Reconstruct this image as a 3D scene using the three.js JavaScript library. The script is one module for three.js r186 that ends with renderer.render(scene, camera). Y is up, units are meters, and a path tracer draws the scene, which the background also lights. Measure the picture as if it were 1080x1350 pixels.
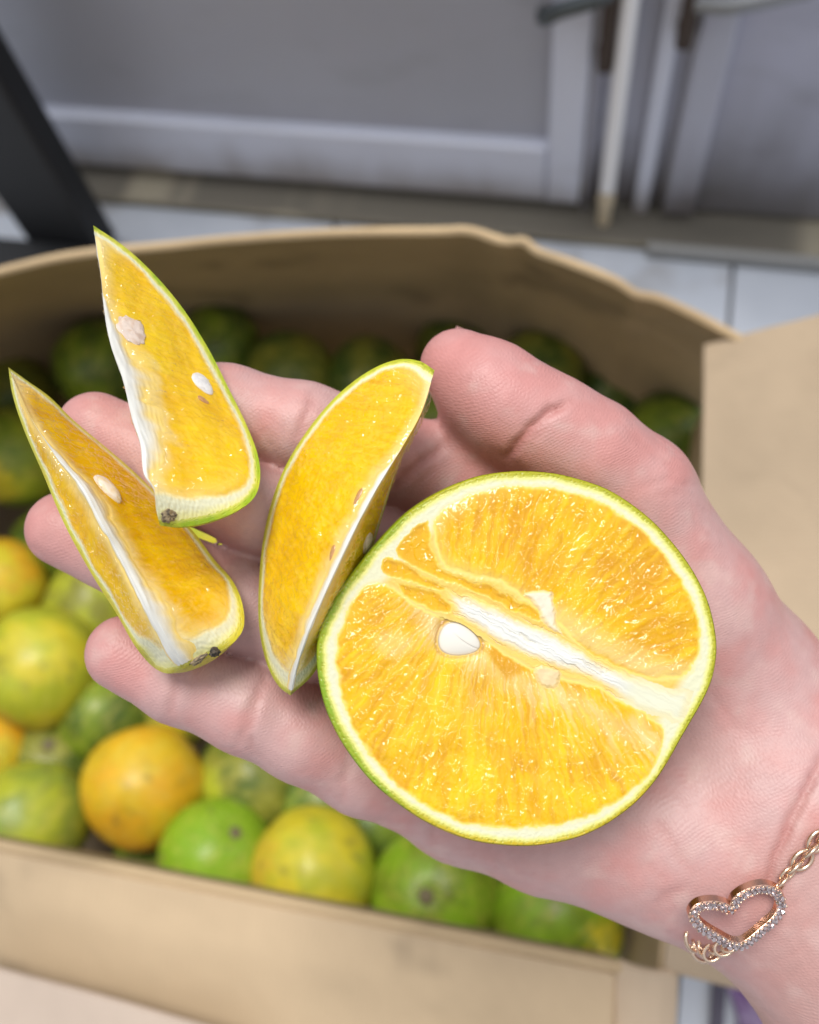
import * as THREE from 'three';
import { ImprovedNoise } from 'three/addons/math/ImprovedNoise.js';
import { mergeGeometries } from 'three/addons/utils/BufferGeometryUtils.js';

// ---------------------------------------------------------------- camera, sky, sun, exposure
const V = (x, y, z) => new THREE.Vector3(x, y, z);
const scene = new THREE.Scene();
const CAM = V(0, 0.72, 0);
const EX = V(0.97383427, -0.10520137, -0.20144352), ED = V(0.13998748, -0.42058935, 0.89638614), EF = V(-0.17902605, -0.90113111, -0.39485745);
const camera = new THREE.PerspectiveCamera(58.72, 0.8, 0.01, 60);
camera.position.copy(CAM);
camera.up.copy(ED).negate();
camera.lookAt(CAM.clone().add(EF));
camera.focus = 0.158;
camera.userData.fStop = 11.5;
scene.add(camera);

{ // overcast sky, brighter towards the zenith
  const w = 64, h = 32, d = new Float32Array(w * h * 4);
  for (let y = 0; y < h; y++) for (let x = 0; x < w; x++) {
    const el = ((y + 0.5) / h - 0.5) * Math.PI, s = Math.sin(el), i = (y * w + x) * 4;
    const L = s > 0 ? 0.76 * (1 + 2 * s) / 3 : 0.18;
    d[i] = L * (s > 0 ? 0.96 : 1); d[i + 1] = L * 0.99; d[i + 2] = L * (s > 0 ? 1.07 : 0.95); d[i + 3] = 1;
  }
  const t = new THREE.DataTexture(d, w, h, THREE.RGBAFormat, THREE.FloatType);
  t.mapping = THREE.EquirectangularReflectionMapping; t.magFilter = THREE.LinearFilter; t.needsUpdate = true;
  scene.background = t; scene.environment = t;
}
const sun = new THREE.DirectionalLight(new THREE.Color(1, 0.97, 0.92), 2.3);
sun.position.set(-0.18, 2.2, -0.28); sun.target.position.set(0, 0.2, 0);
sun.shadow.radius = 46; sun.castShadow = true;
Object.assign(sun.shadow.camera, { left: -1.2, right: 1.2, top: 1.2, bottom: -1.2, near: 0.1, far: 5 });
scene.add(sun, sun.target);
const EXPOSURE = 1.2;

// ---------------------------------------------------------------- helpers
const W = (px, py, mm) => CAM.clone().addScaledVector(EX, (px - 540) / 1200 * mm / 1000).addScaledVector(ED, (py - 675) / 1200 * mm / 1000).addScaledVector(EF, mm / 1000);
const ray = (px, py) => EF.clone().addScaledVector(EX, (px - 540) / 1200).addScaledVector(ED, (py - 675) / 1200);
const onY = (px, py, y) => { const r = ray(px, py); return CAM.clone().addScaledVector(r, (y - CAM.y) / r.y); };
const perlin = new ImprovedNoise();
const N = (x, y, z = 0) => perlin.noise(x + 71.3, y + 33.7, z + 12.1);
const fbm = (x, y, z = 0, o = 4) => { let s = 0, a = 0.5; for (let i = 0; i < o; i++) { s += a * N(x, y, z); x = x * 2.03 + 5; y = y * 2.03 + 3; z = z * 2.03 + 1; a *= 0.5; } return s; };
let seed = 7;
const rnd = () => { seed = (seed + 0x6d2b79f5) | 0; let t = Math.imul(seed ^ (seed >>> 15), 1 | seed); t = (t + Math.imul(t ^ (t >>> 7), 61 | t)) ^ t; return ((t ^ (t >>> 14)) >>> 0) / 4294967296; };
const hash = (i, j, k = 0) => { let h = Math.imul(i, 374761393) ^ Math.imul(j, 668265263) ^ Math.imul(k + 11, 2246822519); h = Math.imul(h ^ (h >>> 13), 1274126177); h = Math.imul(h ^ (h >>> 16), 2246822519); return ((h ^ (h >>> 15)) >>> 0) / 4294967296; };
const clamp = (x, a = 0, b = 1) => Math.min(b, Math.max(a, x));
const smooth = (a, b, x) => { const t = clamp((x - a) / (b - a)); return t * t * (3 - 2 * t); };
const mix = (a, b, t) => a + (b - a) * t;
const mix3 = (a, b, t) => [a[0] + (b[0] - a[0]) * t, a[1] + (b[1] - a[1]) * t, a[2] + (b[2] - a[2]) * t];
// nearest and second nearest cell points, with the nearest cell's own random numbers
function worley(x, y, k = 0) {
  const ix = Math.floor(x), iy = Math.floor(y); let f1 = 9, f2 = 9, ci = 0, cj = 0, ox = 0, oy = 0;
  for (let i = ix - 1; i <= ix + 1; i++) for (let j = iy - 1; j <= iy + 1; j++) {
    const dx = i + 0.1 + 0.8 * hash(i, j, k) - x, dy = j + 0.1 + 0.8 * hash(i, j, k + 1) - y, d = dx * dx + dy * dy;
    if (d < f1) { f2 = f1; f1 = d; ci = i; cj = j; ox = dx; oy = dy; } else if (d < f2) f2 = d;
  }
  return { f1: Math.sqrt(f1), f2: Math.sqrt(f2), a: hash(ci, cj, k + 2), b: hash(ci, cj, k + 3), c: hash(ci, cj, k + 4), ox, oy };
}
// signed distance to a closed polygon, positive inside
function polyDist(p, x, y) {
  let best = 1e9, inside = false;
  for (let i = 0, j = p.length - 1; i < p.length; j = i++) {
    const ax = p[j][0], ay = p[j][1], bx = p[i][0], by = p[i][1], ex = bx - ax, ey = by - ay;
    const t = clamp(((x - ax) * ex + (y - ay) * ey) / (ex * ex + ey * ey)), dx = ax + ex * t - x, dy = ay + ey * t - y, d = dx * dx + dy * dy;
    if (d < best) best = d;
    if ((ay > y) !== (by > y) && x < ax + ex * (y - ay) / ey) inside = !inside;
  }
  return (inside ? 1 : -1) * Math.sqrt(best);
}
function lineDist(p, x, y) {
  let best = 1e9;
  for (let i = 1; i < p.length; i++) {
    const ax = p[i - 1][0], ay = p[i - 1][1], ex = p[i][0] - ax, ey = p[i][1] - ay, t = clamp(((x - ax) * ex + (y - ay) * ey) / (ex * ex + ey * ey));
    const dx = ax + ex * t - x, dy = ay + ey * t - y; best = Math.min(best, dx * dx + dy * dy);
  }
  return Math.sqrt(best);
}
function smoothPoly(p, closed = true, n = 4) { return new THREE.CatmullRomCurve3(p.map(([x, y, z]) => V(x, y, z ?? 0)), closed, 'centripetal').getPoints(p.length * n).slice(0, closed ? -1 : undefined).map((q) => [q.x, q.y, q.z]); }

const used = {};
const numbered = (name) => { const k = used[name] = (used[name] ?? -1) + 1; return k ? name + '_' + String(k).padStart(3, '0') : name; };
function thing(name, label, category, base, group) {
  const g = new THREE.Group(); g.name = numbered(name); g.position.copy(base); g.userData = { label, category };
  if (group) g.userData.group = group;
  scene.add(g); return g;
}
const noShare = (m) => { m.castShadow = m.receiveShadow = true; return m; };
function part(g, name, geometry, material, label) { // geometry in world space, moved to the thing's own origin
  let o = g, off = V(0, 0, 0);
  while (o && o !== scene) { off.add(o.position); o = o.parent; }
  geometry.translate(-off.x, -off.y, -off.z);
  const m = noShare(new THREE.Mesh(geometry, material)); m.name = name; if (label) m.userData.label = label;
  g.add(m); return m;
}
function single(name, label, category, geometry, material, base, extra = {}) {
  geometry.translate(-base.x, -base.y, -base.z);
  const m = noShare(new THREE.Mesh(geometry, material)); m.name = numbered(name); m.position.copy(base); m.userData = { label, category, ...extra };
  scene.add(m); return m;
}
function structure(name, geometry, material) { const m = noShare(new THREE.Mesh(geometry, material)); m.name = name; m.userData = { kind: 'structure' }; scene.add(m); return m; }
// A grid of points, displaced along its normal by info().h (metres), coloured, and split by info().part into one geometry for each part.
function sheet(nu, nv, P, info, flip = 1) {
  const n = (nu + 1) * (nv + 1), base = new Float32Array(n * 3), pos = new Float32Array(n * 3), nor = new Float32Array(n * 3), col = new Float32Array(n * 3), uv = new Float32Array(n * 2), ids = new Array(n);
  const put = (p, k) => { base[k * 3] = p.x; base[k * 3 + 1] = p.y; base[k * 3 + 2] = p.z; };
  for (let j = 0, k = 0; j <= nv; j++) for (let i = 0; i <= nu; i++, k++) put(P(i / nu, j / nv), k);
  const at = (A, i, j) => { const k = (clamp(j, 0, nv) * (nu + 1) + clamp(i, 0, nu)) * 3; return [A[k], A[k + 1], A[k + 2]]; };
  const normals = (A) => {
    const closed = Math.hypot(A[0] - A[nu * 3], A[1] - A[nu * 3 + 1], A[2] - A[nu * 3 + 2]) < 1e-7 && Math.hypot(A[((nv >> 1) * (nu + 1)) * 3] - A[((nv >> 1) * (nu + 1) + nu) * 3], A[((nv >> 1) * (nu + 1)) * 3 + 1] - A[((nv >> 1) * (nu + 1) + nu) * 3 + 1]) < 1e-7;
    for (let j = 0, k = 0; j <= nv; j++) for (let i = 0; i <= nu; i++, k++) {
      const a = at(A, closed && i === nu ? 1 : i + 1, j), b = at(A, closed && i === 0 ? nu - 1 : i - 1, j), c = at(A, i, j + 1), d = at(A, i, j - 1);
      const ux = a[0] - b[0], uy = a[1] - b[1], uz = a[2] - b[2], vx = c[0] - d[0], vy = c[1] - d[1], vz = c[2] - d[2];
      let x = uy * vz - uz * vy, y = uz * vx - ux * vz, z = ux * vy - uy * vx, l = Math.hypot(x, y, z) * flip;
      if (Math.abs(l) < 1e-14) { const q = j > nv / 2 ? (k - nu - 1) * 3 : 0; x = nor[q]; y = nor[q + 1]; z = nor[q + 2]; l = 1; }
      nor[k * 3] = x / l; nor[k * 3 + 1] = y / l; nor[k * 3 + 2] = z / l;
    }
  };
  normals(base);
  for (let j = 0, k = 0; j <= nv; j++) for (let i = 0; i <= nu; i++, k++) {
    const f = info(i / nu, j / nv, V(base[k * 3], base[k * 3 + 1], base[k * 3 + 2]));
    for (let c = 0; c < 3; c++) { pos[k * 3 + c] = base[k * 3 + c] + nor[k * 3 + c] * (f.h || 0); col[k * 3 + c] = f.c[c]; }
    uv[k * 2] = f.uv ? f.uv[0] : i / nu; uv[k * 2 + 1] = f.uv ? f.uv[1] : j / nv; ids[k] = f.part || 'all';
  }
  normals(pos);
  const lists = {};
  for (let j = 0; j < nv; j++) for (let i = 0; i < nu; i++) {
    const a = j * (nu + 1) + i, b = a + 1, c = a + nu + 1, d = c + 1, L = lists[ids[a]] ??= [];
    if (flip > 0) L.push(a, b, d, a, d, c); else L.push(a, d, b, a, c, d);
  }
  const out = {};
  for (const [id, L] of Object.entries(lists)) {
    const map = new Map(), p = [], nn = [], cc = [], uu = [], idx = [];
    for (const k of L) {
      let q = map.get(k);
      if (q === undefined) { q = map.size; map.set(k, q); p.push(pos[k * 3], pos[k * 3 + 1], pos[k * 3 + 2]); nn.push(nor[k * 3], nor[k * 3 + 1], nor[k * 3 + 2]); cc.push(col[k * 3], col[k * 3 + 1], col[k * 3 + 2]); uu.push(uv[k * 2], uv[k * 2 + 1]); }
      idx.push(q);
    }
    const g = new THREE.BufferGeometry();
    g.setAttribute('position', new THREE.Float32BufferAttribute(p, 3)); g.setAttribute('normal', new THREE.Float32BufferAttribute(nn, 3));
    g.setAttribute('color', new THREE.Float32BufferAttribute(cc, 3)); g.setAttribute('uv', new THREE.Float32BufferAttribute(uu, 2)); g.setIndex(idx);
    out[id] = g;
  }
  out.grid = { pos, nor, nu, nv };
  return out;
}
function grayTexture(n, f, repeat = 1) { // f(u, v) in 0..1, tiles if f does
  const d = new Uint8Array(n * n * 4);
  for (let y = 0; y < n; y++) for (let x = 0; x < n; x++) { const v = clamp(f(x / n, y / n)) * 255, i = (y * n + x) * 4; d[i] = d[i + 1] = d[i + 2] = v; d[i + 3] = 255; }
  const t = new THREE.DataTexture(d, n, n); t.magFilter = t.minFilter = THREE.LinearFilter; t.wrapS = t.wrapT = THREE.RepeatWrapping; t.repeat.set(repeat, repeat); t.needsUpdate = true; return t;
}
function colorTexture(w, h, f) {
  const d = new Uint8Array(w * h * 4), s = (c) => 255 * (c <= 0.0031308 ? c * 12.92 : 1.055 * Math.pow(c, 1 / 2.4) - 0.055);
  for (let y = 0; y < h; y++) for (let x = 0; x < w; x++) { const c = f(x / w, y / h), i = (y * w + x) * 4; for (let k = 0; k < 3; k++) d[i + k] = s(clamp(c[k])); d[i + 3] = 255; }
  const t = new THREE.DataTexture(d, w, h); t.colorSpace = THREE.SRGBColorSpace; t.magFilter = t.minFilter = THREE.LinearFilter; t.wrapS = t.wrapT = THREE.RepeatWrapping; t.needsUpdate = true; return t;
}
const std = (o) => new THREE.MeshStandardMaterial(o), phy = (o) => new THREE.MeshPhysicalMaterial(o);

// ---------------------------------------------------------------- the setting: floor and gate
const tileTex = colorTexture(512, 512, (u, v) => {
  const s = fbm(u * 9, v * 9, 0, 5), k = smooth(0.02, 0.28, fbm(u * 5 + 9, v * 5, 3, 4));
  return mix3([0.57 + s * 0.12, 0.61 + s * 0.12, 0.68 + s * 0.12], [0.25, 0.22, 0.19], k * 0.75);
});
const tileMats = [0.94, 1, 1.05].map((k) => std({ map: tileTex, color: new THREE.Color(k, k, k), roughness: 0.35 }));
{
  const g = new THREE.PlaneGeometry(8, 8); g.rotateX(-Math.PI / 2); g.translate(0, -0.012, 0);
  const floor = structure('floor', g, std({ color: new THREE.Color(0.16, 0.15, 0.14), roughness: 0.9 }));
  const S = 0.4, x0 = 0.113, z0 = -0.63;
  for (let i = -3; i < 3; i++) for (let j = 0; j < 4; j++) {
    const b = new THREE.BoxGeometry(S - 0.004, 0.012, S - 0.004), uv = b.attributes.uv, oi = rnd(), oj = rnd();
    for (let k = 0; k < uv.count; k++) uv.setXY(k, uv.getX(k) * 0.5 + oi, uv.getY(k) * 0.5 + oj);
    const m = noShare(new THREE.Mesh(b, tileMats[Math.floor(rnd() * 3)])); m.name = numbered('tile');
    m.position.set(x0 + (i + 0.5) * S, -0.006 + (rnd() - 0.5) * 0.0008, z0 + (j + 0.5) * S); floor.add(m);
  }
}
function box(x0, x1, y0, y1, z0, z1, r = 0) {
  if (!r) { const g = new THREE.BoxGeometry(x1 - x0, y1 - y0, z1 - z0); g.translate((x0 + x1) / 2, (y0 + y1) / 2, (z0 + z1) / 2); return g; }
  const w = x1 - x0, h = y1 - y0, s = new THREE.Shape(), a = w / 2 - r, b = h / 2 - r;
  s.moveTo(-a, -b); s.lineTo(a, -b); s.lineTo(a, b); s.lineTo(-a, b); s.closePath();
  const g = new THREE.ExtrudeGeometry(s, { depth: Math.max(z1 - z0 - 2 * r, 1e-4), bevelEnabled: true, bevelSize: r, bevelThickness: r, bevelSegments: 3 });
  g.translate((x0 + x1) / 2, (y0 + y1) / 2, z0 + r); return g;
}
// paint with dirt that gathers towards the bottom of the gate: metres in, colour out
function worn(g, base, dirt, reach, amount) {
  const big = g.toNonIndexed ? (g.index ? g.toNonIndexed() : g) : g; big.computeBoundingBox();
  return big;
}
const dirtTex = (base, dirt, lo) => colorTexture(512, 256, (u, v) => {
  const n = fbm(u * 14, v * 5, 2, 5), st = fbm(u * 40, v * 2, 7, 3), k = smooth(lo, 0, v + n * 0.5 * lo + st * 0.3 * lo) * 0.85 + 0.1 * smooth(0.1, 0.35, fbm(u * 20, v * 20, 5, 4));
  return mix3(base.map((c) => c * (1 + 0.08 * n)), dirt, clamp(k));
});
function flatUV(g, x0, x1, y0, y1) { const p = g.attributes.position, uv = g.attributes.uv; for (let i = 0; i < p.count; i++) uv.setXY(i, clamp((p.getX(i) - x0) / (x1 - x0), 0.002, 0.998), clamp((p.getY(i) - y0) / (y1 - y0), 0.004, 0.996)); return g; }
{
  const H = 0.78, zf = -0.655;
  const frameMat = std({ map: dirtTex([0.70, 0.73, 0.84], [0.25, 0.21, 0.17], 0.098), roughness: 0.42, metalness: 0.15 });
  const panelMat = std({ map: dirtTex([0.42, 0.43, 0.485], [0.2, 0.19, 0.18], 0.1), roughness: 0.38, metalness: 0.1 });
  const greyMat = std({ map: dirtTex([0.48, 0.49, 0.57], [0.12, 0.10, 0.085], 0.16), roughness: 0.45, metalness: 0.2 });
  const brownMat = std({ color: new THREE.Color(0.075, 0.055, 0.045), roughness: 0.6, metalness: 0.4 });
  const U = (g) => flatUV(g, -1.15, 0.75, 0, H);
  const gate = thing('metal_gate', 'grey painted metal gate leaf with pale blue frame, left of the white rod', 'gate', V(-0.55, 0.02, zf));
  part(gate, 'panel', U(box(-1.1, -0.07, 0.088, H, zf - 0.03, zf - 0.014)), panelMat);
  part(gate, 'bottom_rail', U(box(-1.1, -0.0735, 0.026, 0.092, zf - 0.034, zf, 0.004)), frameMat);
  part(gate, 'stile', U(box(-0.073, -0.0405, 0.026, H, zf - 0.034, zf + 0.001, 0.004)), frameMat);
  const hd = new THREE.CatmullRomCurve3([V(-0.080, 0.232, zf + 0.003), V(-0.077, 0.239, zf + 0.018), V(-0.066, 0.248, zf + 0.022), V(-0.045, 0.256, zf + 0.022), V(-0.03, 0.262, zf + 0.018), V(-0.026, 0.268, zf + 0.002)]);
  part(gate, 'handle', new THREE.TubeGeometry(hd, 30, 0.0062, 12), std({ color: new THREE.Color(0.1, 0.115, 0.12), roughness: 0.3, metalness: 0.7 }));
  const post = thing('gate_post', 'grey centre post of the gate behind the white rod', 'post', V(0, 0.0, zf - 0.02));
  part(post, 'channel', U(box(-0.039, 0.0385, 0.012, H, zf - 0.045, zf - 0.02, 0.003)), greyMat);
  part(post, 'strip', U(box(0.011, 0.026, 0.012, H, zf - 0.019, zf - 0.006, 0.003)), frameMat);
  part(post, 'strip', U(box(-0.0385, -0.033, 0.012, H, zf - 0.019, zf - 0.004, 0.002)), greyMat);
  for (const [x, y] of [[-0.0285, 0.203], [0.03, 0.228]]) {
    const l = part(post, 'latch', box(x - 0.006, x + 0.006, y - 0.012, y + 0.1, zf - 0.016, zf + 0.012, 0.003), brownMat);
    const p = new THREE.CylinderGeometry(0.0075, 0.0065, 0.02, 16); p.translate(x, y - 0.008, zf + 0.004); part(l, 'pin', p, brownMat);
  }
  const gr = thing('metal_gate', 'grey metal gate leaf right of the white rod, dirty along its bottom', 'gate', V(0.4, 0.02, zf));
  const panel2 = std({ map: dirtTex([0.46, 0.465, 0.56], [0.13, 0.12, 0.11], 0.24), roughness: 0.4, metalness: 0.1 });
  part(gr, 'panel', U(box(0.0695, 0.72, 0.02, H, zf - 0.03, zf - 0.012)), panel2);
  part(gr, 'stile', U(box(0.0395, 0.069, 0.02, H, zf - 0.034, zf - 0.001, 0.004)), greyMat);
  const hb = new THREE.CatmullRomCurve3([V(0.034, 0.249, zf + 0.008), V(0.055, 0.252, zf + 0.014), V(0.08, 0.258, zf + 0.014), V(0.11, 0.266, zf + 0.012)]);
  part(gr, 'handle', new THREE.TubeGeometry(hb, 20, 0.0065, 12), std({ color: new THREE.Color(0.3, 0.31, 0.32), roughness: 0.35, metalness: 0.6 }));
  const rod = thing('bolt_rod', 'shiny white drop bolt rod with a yellowed lower end between the gate leaves', 'rod', V(-0.014, 0.005, zf + 0.008));
  const rg = new THREE.CylinderGeometry(0.0072, 0.0072, H - 0.055, 24); rg.translate(-0.0145, 0.055 + (H - 0.055) / 2, zf + 0.006);
  part(rod, 'shaft', rg, std({ color: new THREE.Color(0.97, 0.97, 0.98), roughness: 0.2 }));
  const rt = new THREE.LatheGeometry([[0, 0], [0.0055, 0], [0.0064, 0.002], [0.0068, 0.03], [0.0084, 0.033], [0.0084, 0.041], [0.0072, 0.045], [0.0072, 0.05]].map(([x, y]) => new THREE.Vector2(x, y)), 24); rt.translate(-0.0145, 0.006, zf + 0.006);
  part(rod, 'tip', rt, std({ color: new THREE.Color(0.62, 0.52, 0.36), roughness: 0.4 }));
  const sill = structure('sill', mergeGeometries([box(-1.15, 0.75, 0.0005, 0.012, zf - 0.05, zf + 0.028, 0.004)].map((g) => flatUV(g, -1.15, 0.75, -0.01, 0.02))), std({ map: colorTexture(1024, 64, (u, v) => mix3([0.13, 0.12, 0.10], [0.36, 0.32, 0.24], clamp(0.5 * smooth(0.3, 0.5, v) * smooth(0.8, 0.6, v) + 0.9 * smooth(0.0, 0.35, fbm(u * 24, v * 5, 1, 5))))), roughness: 0.85 }));
  sill.name = 'sill';
  const lip = structure('threshold', flatUV(box(0.03, 0.75, 0.0005, 0.017, zf + 0.0285, zf + 0.038, 0.004), 0, 0.7, 0, 0.02), std({ color: new THREE.Color(0.3, 0.3, 0.29), roughness: 0.6 })); lip.name = 'threshold';
}
{
  const pb = thing('post', 'thick black metal post standing behind the left corner of the box', 'post', V(-0.56, 0, -0.56));
  const blk = std({ color: new THREE.Color(0.007, 0.008, 0.01), roughness: 0.6 });
  part(pb, 'upright', box(-0.601, -0.517, 0.008, 0.7, -0.585, -0.55, 0.004), blk);
  part(pb, 'foot', box(-0.75, -0.535, 0.0005, 0.0275, -0.549, -0.5, 0.003), blk);
}

// ---------------------------------------------------------------- the cardboard box
const kraftBump = grayTexture(512, (u, v) => 0.5 + 0.22 * Math.sin(u * Math.PI * 2 * 40) + 0.35 * fbm(u * 60, v * 60, 0, 3));
const kraftMat = std({ vertexColors: true, roughness: 0.82, bumpMap: kraftBump, bumpScale: 0.0003 });
const kraft = (x, y, z, tone = 1, pink = 0) => {
  const cr = 0.16 * smooth(0.05, 0.0, Math.abs(N(x * 11 + 40, y * 11, z * 11))) * smooth(0, 0.25, N(x * 5, y * 5 + 20, z * 5)), f = fbm(x * 9, y * 9, z * 9, 4) - cr, g = fbm(x * 160, y * 25, z * 160, 2), s = smooth(0.16, 0.34, fbm(x * 14 + 3, y * 14, z * 14, 4));
  const k = tone * (1 + 0.34 * f + 0.07 * g - 0.3 * s);
  return [0.455 * k, (0.335 + 0.025 * pink) * k, (0.195 + 0.08 * pink) * k];
};
// a board: a sheet with thickness; P(u, v) its outer face, inward the direction to the other face
function board(P, nu, nv, thick, tone = 1, pink = 0, edge = 1.25, dent = () => 0) {
  const grid = sheet(nu, nv, P, (u, v, p) => ({ c: [1, 1, 1] })).grid, gs = [];
  const at = (side) => (u, v) => { const i = Math.round(u * nu), j = Math.round(v * nv), k = (j * (nu + 1) + i) * 3, n = V(grid.nor[k], grid.nor[k + 1], grid.nor[k + 2]); return V(grid.pos[k], grid.pos[k + 1], grid.pos[k + 2]).addScaledVector(n, side * thick / 2 + dent(u, v)); };
  const a = at(1), b = at(-1), cf = (t) => (u, v, p) => ({ c: kraft(p.x, p.y, p.z, t, pink), uv: [u * nu * 0.05, v * nv * 0.05] });
  gs.push(sheet(nu, nv, a, cf(tone), 1).all, sheet(nu, nv, b, cf(tone), -1).all);
  const rims = [[nu, (s) => [s, 0]], [nu, (s) => [s, 1]], [nv, (s) => [0, s]], [nv, (s) => [1, s]]];
  for (const [n, e] of rims) gs.push(sheet(n, 3, (s, w) => { const [u, v] = e(s); const m = a(u, v).lerp(b(u, v), w), o = Math.sin(w * Math.PI) * thick * 0.35, i = P(clamp(u, 0.01, 0.99), clamp(v, 0.01, 0.99)), d = P(u, v).sub(i); return d.lengthSq() > 1e-12 ? m.addScaledVector(d.normalize(), o) : m; }, cf(tone * edge), 1).all);
  return mergeGeometries(gs);
}
const RIM = 0.30, FLOORY = 0.03;
const boxGroup = thing('cardboard_box', 'open brown cardboard box full of green and yellow oranges', 'box', V(-0.2, 0, -0.17));
const curve = (pts) => new THREE.CatmullRomCurve3(pts.map(([x, z]) => V(x, 0, z)), false, 'centripetal');
{
  const back = curve([[-0.42, -0.262], [-0.385, -0.297], [-0.343, -0.318], [-0.26, -0.340], [-0.18, -0.3575], [-0.1, -0.3685], [-0.085, -0.3695], [-0.072, -0.366], [-0.03, -0.3555], [0.0, -0.345], [0.035, -0.331], [0.073, -0.312]]);
  const wall = (c, inset, top = () => RIM) => (u, v) => { const p = c.getPoint(u), Y = top(u), k = (CAM.y - Y) / (CAM.y - RIM), y = mix(FLOORY, Y, v), q = inset(u), o = 1 - v * v; return V(mix(p.x * k, p.x + q[0], o), y, mix(p.z * k, p.z + q[1], o)); };
  // creases: two upright folds and one level score line on the back wall
  const crease = (u, v) => -0.003 * Math.exp(-(((u - 0.68) / 0.012) ** 2)) - 0.002 * Math.exp(-(((v - 0.8) / 0.02) ** 2)) * smooth(0.7, 0.75, u) + 0.0025 * Math.exp(-(((u - 0.86) / 0.02) ** 2)) + 0.0016 * fbm(u * 7, v * 5, 2, 3);
  part(boxGroup, 'back_wall', board(wall(back, (u) => [-0.075 * (1 - u) * (1 - u), -0.085 * (1 - 0.4 * u)], (u) => mix(0.355, 0.312, smooth(0.8, 1, u))), 120, 44, 0.0045, 0.95, 0, 1.5, crease), kraftMat);
  const left = curve([[-0.47, 0.012], [-0.478, -0.1], [-0.472, -0.19], [-0.452, -0.235], [-0.421, -0.261]]);
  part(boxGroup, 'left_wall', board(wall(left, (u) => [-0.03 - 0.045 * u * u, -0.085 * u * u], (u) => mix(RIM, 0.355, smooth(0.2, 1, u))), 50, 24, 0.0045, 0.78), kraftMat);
  const right = curve([[0.0665, -0.288], [0.0665, -0.25], [0.064, -0.16], [0.062, -0.08], [0.06, 0.0]]);
  part(boxGroup, 'right_wall', board(wall(right, (u) => [0.004, -0.05 * (1 - u)]), 50, 24, 0.0045, 0.95), kraftMat);
  const front = curve([[-0.475, 0.016], [-0.237, 0.010], [-0.06, 0.0055], [0.043, 0.0025]]);
  part(boxGroup, 'front_wall', board(wall(front, () => [0, -0.003]), 60, 24, 0.0045, 0.95), kraftMat);
  part(boxGroup, 'base', box(-0.58, 0.064, 0.018, 0.026, -0.46, 0.008), std({ color: new THREE.Color(0.3, 0.23, 0.15), roughness: 0.9 }));
  // front flap folded outwards and down
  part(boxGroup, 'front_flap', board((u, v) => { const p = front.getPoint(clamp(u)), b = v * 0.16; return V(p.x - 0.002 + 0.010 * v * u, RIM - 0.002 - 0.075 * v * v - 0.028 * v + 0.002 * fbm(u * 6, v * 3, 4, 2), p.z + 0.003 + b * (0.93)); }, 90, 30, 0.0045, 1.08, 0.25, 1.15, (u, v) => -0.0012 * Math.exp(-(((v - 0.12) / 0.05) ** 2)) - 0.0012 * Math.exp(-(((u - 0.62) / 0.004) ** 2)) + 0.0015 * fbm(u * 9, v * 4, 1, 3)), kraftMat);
  // right flap raised outwards
  const rf0 = [V(0.0545, RIM, -0.304), V(0.0605, RIM + 0.001, -0.2), V(0.0625, RIM + 0.001, -0.1), V(0.0605, RIM + 0.001, -0.001)], rc = new THREE.CatmullRomCurve3(rf0);
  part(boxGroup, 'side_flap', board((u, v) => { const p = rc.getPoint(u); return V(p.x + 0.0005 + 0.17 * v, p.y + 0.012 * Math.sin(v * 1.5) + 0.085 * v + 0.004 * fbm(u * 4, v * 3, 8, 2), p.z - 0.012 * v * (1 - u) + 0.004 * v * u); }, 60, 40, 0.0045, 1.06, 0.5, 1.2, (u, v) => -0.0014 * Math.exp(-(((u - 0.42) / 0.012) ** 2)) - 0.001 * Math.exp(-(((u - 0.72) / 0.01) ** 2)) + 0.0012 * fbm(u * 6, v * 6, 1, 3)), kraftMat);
  // the curled end of the front flap at the right corner
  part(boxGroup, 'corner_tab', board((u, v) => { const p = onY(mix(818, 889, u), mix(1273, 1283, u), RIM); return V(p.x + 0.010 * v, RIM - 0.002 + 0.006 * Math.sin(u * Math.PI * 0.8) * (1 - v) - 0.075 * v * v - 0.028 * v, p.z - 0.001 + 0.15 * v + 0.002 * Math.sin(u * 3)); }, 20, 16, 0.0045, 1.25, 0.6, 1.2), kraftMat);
}
{
  // a second, paler sheet in the lower left corner
  const P = (u, v) => { const a = onY(-60, 1262, 0.315), b = onY(330, 1372, 0.305), p = a.lerp(b, u); return V(p.x + v * 0.0, p.y - 0.02 * v - 0.002 * u * u + 0.0015 * Math.sin(u * 9), p.z + 0.12 * v); };
  single('cardboard_sheet', 'pale pinkish cardboard sheet lying over the box front at the lower left', 'cardboard', board(P, 40, 16, 0.004, 1.12, 1.3, 1.2), kraftMat, P(0.5, 0.5));
}
{
  const pk = thing('plastic_packet', 'purple plastic packet on the floor right of the box', 'packet', V(0.2, 0, 0.03));
  const g = sheet(60, 40, (u, v) => V(0.143 + 0.16 * u + 0.01 * Math.sin(v * 7), 0.004 + 0.035 * Math.pow(Math.sin(Math.PI * u) * Math.sin(Math.PI * v), 0.5) + 0.006 * fbm(u * 9, v * 9, 3, 3), 0.0 + 0.12 * v), (u, v) => ({ c: mix3([0.24, 0.12, 0.36], [0.5, 0.4, 0.62], smooth(-0.05, 0.2, fbm(u * 7, v * 7, 1, 3))) }), -1).all;
  part(pk, 'bag', g, phy({ vertexColors: true, roughness: 0.25, clearcoat: 0.6 }));
  part(pk, 'seam', box(0.135, 0.144, 0.001, 0.006, 0.0, 0.13, 0.001), std({ color: new THREE.Color(0.06, 0.05, 0.09), roughness: 0.4 }));
}

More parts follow.
